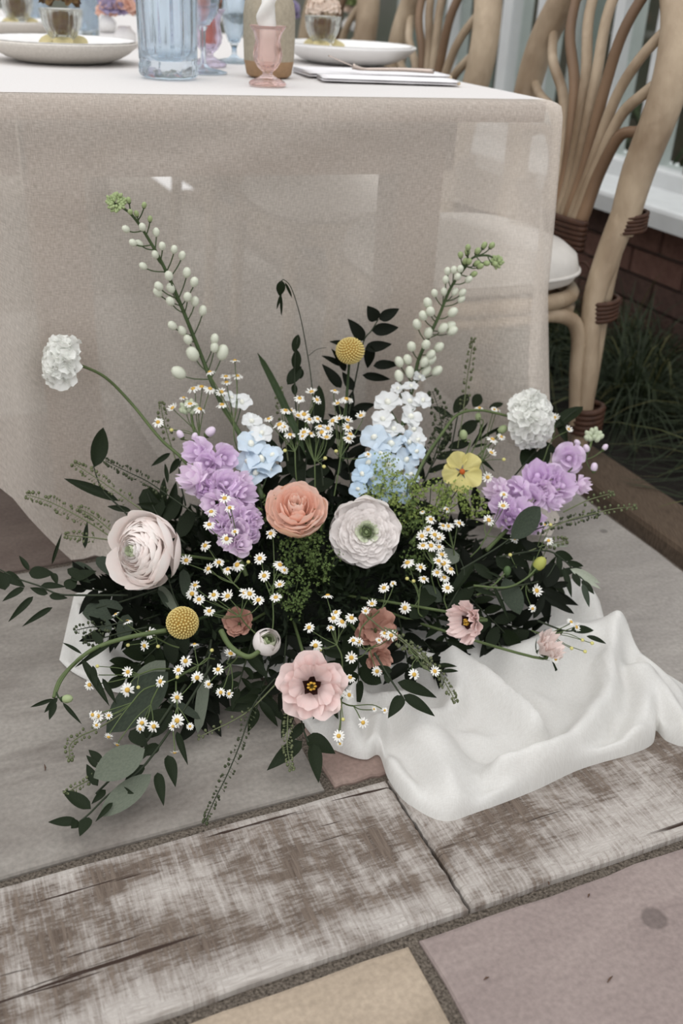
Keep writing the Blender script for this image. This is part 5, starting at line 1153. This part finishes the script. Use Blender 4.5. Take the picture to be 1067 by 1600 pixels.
spray('leftmost daisy spray of the middle trio under the grass blade', (465, 765), [(420, 655, .8), (446, 642), (453, 642), (437, 664, 1.1), (443, 667), (453, 680), (468, 623), (487, 613), (495, 625, .8), (466, 650)], .0, up=.8, buds=((445, 704),))
spray('middle daisy spray of the trio below the upper ball flower', (492, 775), [(475, 648), (483, 656), (496, 655, .9), (500, 667), (512, 670), (503, 676), (510, 684, 1.1), (475, 676), (485, 678), (473, 682, .8)], .0, up=.6, buds=((508, 716), (506, 729)))
spray('rightmost daisy spray of the middle trio, nearest the blue delphinium', (522, 775), [(523, 611, .9), (528, 631), (545, 625, .9), (541, 624), (520, 658), (529, 655), (543, 657), (543, 668), (544, 686), (547, 679), (564, 650, .9), (575, 710, .7)], .0, up=.8, buds=((525, 705),))
spray('daisy spray lying over the lower half of the left lilac stock', (392, 870), [(351, 779), (359, 794), (330, 800), (327, 820), (354, 842), (367, 831, .7)], .01, .03)
spray('daisy spray just below the left lilac stock', (395, 945), [(321, 853), (291, 876), (342, 879), (326, 889), (371, 883, 1.1), (356, 890)], .005, buds=((388, 878),))
spray('daisy spray between the lower ball flower and the white bud', (405, 995), [(305, 915), (300, 928), (311, 937), (334, 930), (356, 932, 1.15), (327, 955), (382, 927), (390, 928), (404, 938)], .005)
spray('daisy spray under the peach rose among lime green froth', (425, 990), [(423, 834), (406, 873), (437, 883), (444, 891, .8), (413, 900), (437, 914), (431, 934)], .01)
spray('daisy spray above and left of the open pink lisianthus', (535, 1045), [(512, 931, 1, (0, .9, .2)), (521, 966), (534, 972), (549, 966), (517, 981, .7), (525, 957, .8), (483, 981), (493, 1009)], .01, buds=((500, 1015),))
spray('daisy spray right below the white ranunculus', (560, 1005), [(600, 919), (581, 944), (571, 955, .8), (614, 912, .6)], .01)
spray('daisy spray over the salmon bloom and beside the open pink lisianthus', (575, 1015), [(611, 993), (601, 990, .9), (592, 1001, .7), (552, 1001, .8), (561, 1003, .7), (549, 1028), (589, 1049, .9)], .012)
spray('dense daisy cluster to the right of the white ranunculus', (682, 930), [(673, 812), (669, 828), (659, 838), (679, 836), (686, 841), (661, 853), (673, 853), (686, 855, .8), (660, 800, .5)], .01)
spray('small daisy spray above the dense cluster on the right', (715, 900), [(692, 822, .8), (700, 823), (717, 818), (698, 796, .7)], .0)
spray('daisy cluster on the round grey leaf right of centre', (702, 960), [(690, 867), (685, 877), (693, 881, 1.1), (683, 895), (704, 890), (694, 903), (699, 919)], .012)
spray('daisies below the right edge of the white ranunculus', (662, 965), [(637, 880, 1.1), (657, 887), (662, 905, .9), (633, 950)], .01, buds=((636, 904), (646, 908)))
spray('daisies scattered at the left edge of the right lilac stock', (735, 870), [(763, 813), (786, 791), (787, 773, .7), (803, 841)], .012)
spray('daisies around the yellow flower and under the right scabiosa', (735, 765), [(767, 708), (769, 687), (783, 683, .8), (762, 746), (776, 641, .8), (749, 638, .8), (772, 640, .6)], .0, buds=((787, 718),))
spray('two daisy heads in the shade right of the right scabiosa', (835, 735), [(866, 653, .9), (888, 671, .8)], .0, up=0)
spray('daisies with closed heads at the far left of the lower ball flower', (280, 1012), [(181, 960, .7, (-.2, .8, .3)), (199, 971, .8, (0, .8, .3)), (234, 989), (226, 1009, .9)], .012, buds=((200, 1008), (247, 1010)))
spray('leftmost low daisy spray over the stone', (265, 1045), [(145, 1052), (140, 1070), (200, 1050), (199, 1078, 1.1)], .015, buds=((216, 1074), (152, 1041)))
spray('daisy spray just under the lower ball flower', (335, 1030), [(290, 1033), (279, 1047), (308, 1059), (251, 1065, 1.1), (277, 1090), (304, 1007, .8, (0, .9, .3))], .012, buds=((277, 1058), (331, 1016)))
spray('daisy spray left of the white bud in the dark', (375, 1015), [(360, 1022), (341, 1046), (326, 1069, .8), (345, 1082, .8), (358, 1084, .8)], .012)
spray('drooping daisy cluster over the stone at the lower left', (255, 1068), [(153, 1119, 1.1), (145, 1117, .8), (170, 1118, .7), (151, 1133, .7), (170, 1151, .8, (0, -.5, .6))], .02, up=0)
spray('daisy spray just above the large sage leaf at the bottom left', (255, 1060), [(222, 1130), (240, 1135), (219, 1139, .7), (184, 1163, .8, (-.2, -.7, .4))], .02, up=0)
spray('lowest daisy spray hanging right of the sage leaves', (275, 1065), [(277, 1126, 1.1), (270, 1135, .7), (297, 1135, .7), (273, 1175, .8, (.1, -.9, .2))], .02, up=0)
spray('daisy spray beside the open pink lisianthus over the gauze edge', (525, 1060), [(547, 1059), (532, 1083, .9), (545, 1086), (529, 1150), (531, 1162, .6)], .03, buds=((536, 1124), (530, 1105)))
spray('loose daisy twig with tiny buds lying over the gauze folds', (520, 1090), [(567, 1129), (601, 1110, .5), (584, 1108, .5)], .03)
spray('two daisies above the ruscus tip on the gauze', (640, 1005), [(647, 1054, .9), (679, 1049)], .035)
spray('tiny daisies and buds at the right edge among the olive leaves', (800, 935), [(851, 820, .6), (857, 845, .8), (838, 923), (832, 951, .7)], .015, buds=((797, 867), (860, 820)))
spray('closed daisy buds over the blush lisianthus at the right', (830, 985), [(892, 972, .8), (900, 980, .8), (868, 1030, .7)], .045, buds=((925, 1005), (914, 1018), (893, 1013), (910, 1000)))

# ------------------------------------------------------------------ lime green froth (lady's mantle)
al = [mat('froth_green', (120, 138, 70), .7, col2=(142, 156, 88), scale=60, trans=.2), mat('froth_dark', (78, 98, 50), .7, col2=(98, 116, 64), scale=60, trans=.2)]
def froth(q, R, label, mi=0, dz=.005, n=150):
    t = pthing('ladys_mantle', label, 'flower', q, 'lime green froth sprigs'); r = random.Random(int(q[0] * 3 + q[1])); c = F3(q[0], q[1], dz); Rm_ = R / pxm(c); b = c - VIEW(c) * .05 - ZA * .03; b[2] = max(b[2], .02)
    st = MB(); fl_ = MB(); nodes = []
    for k in range(9):
        a = 6.283 * k / 9 + r.uniform(-.3, .3); rr = Rm_ * r.uniform(.2, .95); p = c + imd(math.cos(a), math.sin(a), 0) * rr + VIEW(c) * r.uniform(-.006, .016); nodes.append(p); st.tube(smooth_line([b, (b + p) / 2 + jit((0, 0, 0), .006), p], 3), [.0008] * 7, 4, False)
    for k in range(n):
        p = nodes[r.randrange(9)] + np.array([r.gauss(0, 1), r.gauss(0, 1), r.gauss(0, 1)]) * Rm_ * .20; d = VIEW(c) * .6 + ZA * .4 + np.array([r.gauss(0, .5), r.gauss(0, .5), r.gauss(0, .4)]); Fm = frame(d, spin=r.uniform(0, 6)); s = r.uniform(.0016, .0028)
        vs = [p + Fm @ np.array([0, 0, -s * .5])]
        for j in range(8): vs.append(p + Fm @ (np.array([math.cos(j * .785), math.sin(j * .785), .25 if j % 2 == 0 else -.05]) * s * (1.25 if j % 2 == 0 else .55)))
        fl_.add(vs, [(0, 1 + j, 1 + (j + 1) % 8) for j in range(8)])
    part('stem', st, st_green, t, I4); part('florets', fl_, al[mi], t, I4, kind='stuff')
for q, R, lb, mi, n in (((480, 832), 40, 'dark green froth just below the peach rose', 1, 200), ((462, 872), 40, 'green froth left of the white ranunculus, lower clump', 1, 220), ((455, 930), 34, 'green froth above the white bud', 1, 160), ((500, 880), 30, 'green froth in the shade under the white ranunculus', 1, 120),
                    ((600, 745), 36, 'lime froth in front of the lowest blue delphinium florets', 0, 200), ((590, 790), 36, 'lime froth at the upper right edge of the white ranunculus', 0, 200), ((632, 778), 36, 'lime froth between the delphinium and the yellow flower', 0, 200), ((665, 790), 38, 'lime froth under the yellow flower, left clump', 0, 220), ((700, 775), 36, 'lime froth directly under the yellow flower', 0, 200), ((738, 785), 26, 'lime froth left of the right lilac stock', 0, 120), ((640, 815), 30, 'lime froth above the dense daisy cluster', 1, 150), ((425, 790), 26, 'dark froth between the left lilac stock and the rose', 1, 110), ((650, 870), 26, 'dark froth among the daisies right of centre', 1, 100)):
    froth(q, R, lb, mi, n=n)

# ------------------------------------------------------------------ pennycress sprigs with flat seed pods
pod = [mat('pod_green', (116, 122, 90), .65, col2=(96, 104, 72), scale=90, trans=.2), mat('pod_dark', (58, 66, 46), .65, col2=(78, 86, 60), scale=90, trans=.2)]
def penny(label, line, n=40, w=9, mi=0, dz=.01, ps=2.4, smin=.085, bead=False):
    t = pthing('pennycress', label, 'foliage', line[-1], 'pennycress sprigs'); r = random.Random(int(line[0][0] + 3 * line[0][1])); ln = smooth_line([F3(x, y, dz, smin) for x, y in line], 8)
    part('stem', MB().tube(ln, np.linspace(.0006, .0012, len(ln)), 5), pod[mi] if mi == 0 else st_dk, t, I4)
    mb = MB(); sc = pxm(ln[0])
    for k in range(n):
        s = (k / n) ** 1.15 * .82; i = int(s * (len(ln) - 2)); p = ln[i]; tg = ln[i] - ln[i + 1]; tg = tg / np.linalg.norm(tg); sd = np.cross(tg, VIEW(p)); sd /= np.linalg.norm(sd); sg = 1 if k % 2 else -1
        e = p + (sd * sg * r.uniform(.5, 1) + tg * r.uniform(.1, .5) + VIEW(p) * r.uniform(-.4, .6)) * w / sc * (.45 + .55 * min(1, s * 3)); e[2] = max(e[2], .004); mb.tube([p, e], .0003, 3, False)
        Fm = frame(VIEW(p) + np.array([r.gauss(0, .6), r.gauss(0, .6), r.gauss(0, .4)])); R = ps * r.uniform(.8, 1.25) / sc
        if bead: mb.ball(e, R, 7, 5)
        else: mb.add([e + Fm @ (np.array([math.cos(j * 1.047) * R, math.sin(j * 1.047) * R * 1.15, 0])) for j in range(6)] + [e + Fm @ np.array([0, 0, R * .5]), e - Fm @ np.array([0, 0, R * .5])], [(j, (j + 1) % 6, 6) for j in range(6)] + [((j + 1) % 6, j, 7) for j in range(6)])
    part('seed_pods', mb, pod[mi], t, I4, kind='stuff')
penny('pale sprig of flat green seed pods pointing left above the pink ranunculus, longest one', [(42, 773), (75, 783), (110, 800), (140, 817), (175, 840)], 46, 11)
penny('green seed pod sprig slanting over the dark lance leaf at left', [(116, 724), (140, 740), (170, 760), (205, 785), (240, 810)], 40, 10)
penny('green seed pod sprig rising left of the round dark leaves', [(165, 720), (195, 735), (230, 752), (260, 772), (300, 800)], 44, 9, 1)
penny('short green seed pod sprig over the pink ranunculus top edge', [(124, 795), (145, 806), (165, 822), (185, 840)], 26, 9)
penny('short pale seed pod sprig left of the pink ranunculus', [(102, 836), (120, 838), (145, 840), (180, 845)], 24, 8)
penny('faint seed pod sprig behind the left daisies near the scabiosa stem', [(252, 630), (254, 650), (262, 680), (275, 720)], 26, 7, dz=-.01)
penny('faint seed pod sprig against the linen, left of the middle daisies', [(437, 606), (438, 630), (442, 660), (450, 720)], 24, 7, dz=-.01)
penny('longest seed pod sprig trailing over the stone towards the sleeper', [(320, 1284), (335, 1250), (355, 1210), (374, 1165), (386, 1130), (400, 1095), (430, 1060)], 60, 9, 1, .01)
penny('thin side sprig lying on the stone left of the trailing one', [(310, 1152), (335, 1140), (360, 1128), (392, 1108), (430, 1070)], 12, 7, 0, .008)
penny('seed pod sprig hanging straight down under the pink lisianthus', [(455, 1202), (449, 1170), (449, 1140), (452, 1110), (470, 1060)], 44, 8, 0, .02)
penny('seed pod sprig with small beads dropping onto the gauze', [(712, 1096), (700, 1075), (684, 1050), (660, 1028), (630, 1000), (600, 980)], 46, 9, 0, .035)
penny('beaded green sprig under the salmon bloom', [(668, 1040), (650, 1022), (625, 1000), (600, 985), (570, 960)], 34, 9, 0, .02, 3.0, bead=True)
penny('faint tall seed pod sprig against the linen beside the right delphinium', [(739, 530), (735, 560), (730, 590), (724, 640), (715, 700)], 34, 7, dz=-.01)
penny('dark speckled sprig behind the arching scabiosa stem', [(676, 612), (685, 640), (690, 670), (680, 710), (660, 760)], 44, 14, 1, -.005)
penny('second dark speckled sprig between the delphinium and the scabiosa stem', [(700, 650), (690, 680), (672, 710), (650, 750)], 40, 14, 1, -.005)
penny('seed pod sprig reaching right over the paving, darker', [(935, 802), (905, 810), (870, 818), (835, 828), (790, 850)], 36, 8, 1, .02)
penny('upper right sprig of seed pods over the timber edging', [(992, 792), (960, 795), (930, 802), (890, 812), (850, 830)], 22, 7, 0, .04)
penny('short sprig with a white tip over the timber edging', [(957, 771), (940, 775), (915, 783), (880, 800)], 14, 6, 0, .04)
penny('pale fuzzy sprig under the right lilac stock', [(885, 845), (868, 848), (850, 852), (825, 862)], 26, 8, 0, .02)
penny('dark seed pod sprig across the white gauze at left', [(132, 1000), (155, 998), (185, 990), (230, 980)], 26, 11, 1, .02)
penny('small dark sprig above the gauze at far left', [(118, 985), (140, 980), (165, 978), (200, 970)], 18, 9, 1, .02)
penny('curled green sprig lying on the stone under the low daisies', [(110, 1187), (109, 1165), (126, 1150), (155, 1137), (190, 1115)], 26, 8, 0, .008)
penny('short green sprig lying behind the bottom left ruscus leaves', [(103, 1240), (122, 1228), (145, 1216), (175, 1200)], 22, 7, 0, .008)

# ------------------------------------------------------------------ drooping nigella stems and pods
def nig(label, lines, budq, dz=.03, spikes=(), bm=None):
    t = pthing('nigella', label, 'flower', lines[0][0][0])
    for ln, r in lines: 
        l2 = smooth_line([F3(x, y, dz if y < 1060 else .02) for x, y in ln], 6); part('stem', MB().tube(l2, np.linspace(r, r * .7, len(l2)), 7), st_green if len(ln) > 3 else lf_mid, t, I4)
    for (x, y, s, d) in budq:
        p = F3(x, y, dz if y < 1060 else .02); bud(t, p - np.asarray(imd(*d)) * s * .5 / pxm(p), imd(*d), s / pxm(p), bm or mat('nigella_bud', (170, 180, 140), .6, col2=(120, 136, 92), scale=300, stretch=(1, 1, .1)), lf_mid)
    for q in spikes: leafpx(t, q[0], q[1], q[2], lf_dark, 'lance', dz if q[0][1] < 1060 else .02, tilt=.2)
nig('drooping green nigella stem with a striped bud at the far lower left', [([(260, 985), (205, 995), (160, 1008), (130, 1025), (95, 1060), (84, 1090)], .0034), ([(150, 1012), (122, 1030), (98, 1060), (88, 1082)], .0022), ([(88, 1082), (92, 1090), (100, 1093)], .0014)], [(104, 1092, 19, (.9, .1, .2))], .03,
    [((84, 1092), (47, 1105), 6), ((98, 1098), (125, 1128), 6), ((86, 1096), (78, 1122), 10), ((90, 1090), (70, 1112), 8), ((160, 1008), (143, 983), 12), ((128, 1022), (96, 1000), 5), ((128, 1030), (168, 1095), 12), ((145, 1040), (150, 1075), 9), ((180, 1000), (118, 1040), 8), ((160, 1060), (180, 1096), 8)])
nig('green nigella bud stem left of the arching right scabiosa', [([(690, 800), (720, 730), (735, 690), (726, 690)], .0014), ([(690, 790), (740, 720), (770, 690), (785, 672)], .0016), ([(720, 740), (745, 690), (755, 660), (750, 655)], .0012)], [(724, 681, 18, (-.1, .9, .3)), (784, 672, 18, (.6, .5, .4)), (747, 652, 14, (0, .9, .3))], .0, [((735, 700), (770, 650), 5), ((745, 690), (800, 655), 5), ((740, 710), (775, 735), 6), ((738, 700), (765, 690), 5), ((750, 690), (752, 655), 5)])
nig('yellow-green nigella bud on a curved stem at the right', [([(740, 915), (790, 918), (820, 905), (838, 888)], .0018)], [(842, 882, 26, (.55, .75, .3))], .03, [((770, 915), (795, 965), 6), ((740, 920), (780, 930), 8)], mat('nigella_yellow', (186, 178, 92), .6, col2=(120, 140, 72), scale=200))
nig('round green nigella pod with hooked tips at the right', [([(745, 930), (770, 915), (785, 900), (790, 894)], .0016)], [(792, 893, 17, (.1, .9, .3))], .025, [((790, 890), (776, 882), 3), ((796, 888), (812, 880), 3), ((786, 905), (760, 890), 4)], mat('nigella_pod', (72, 92, 56), .6))
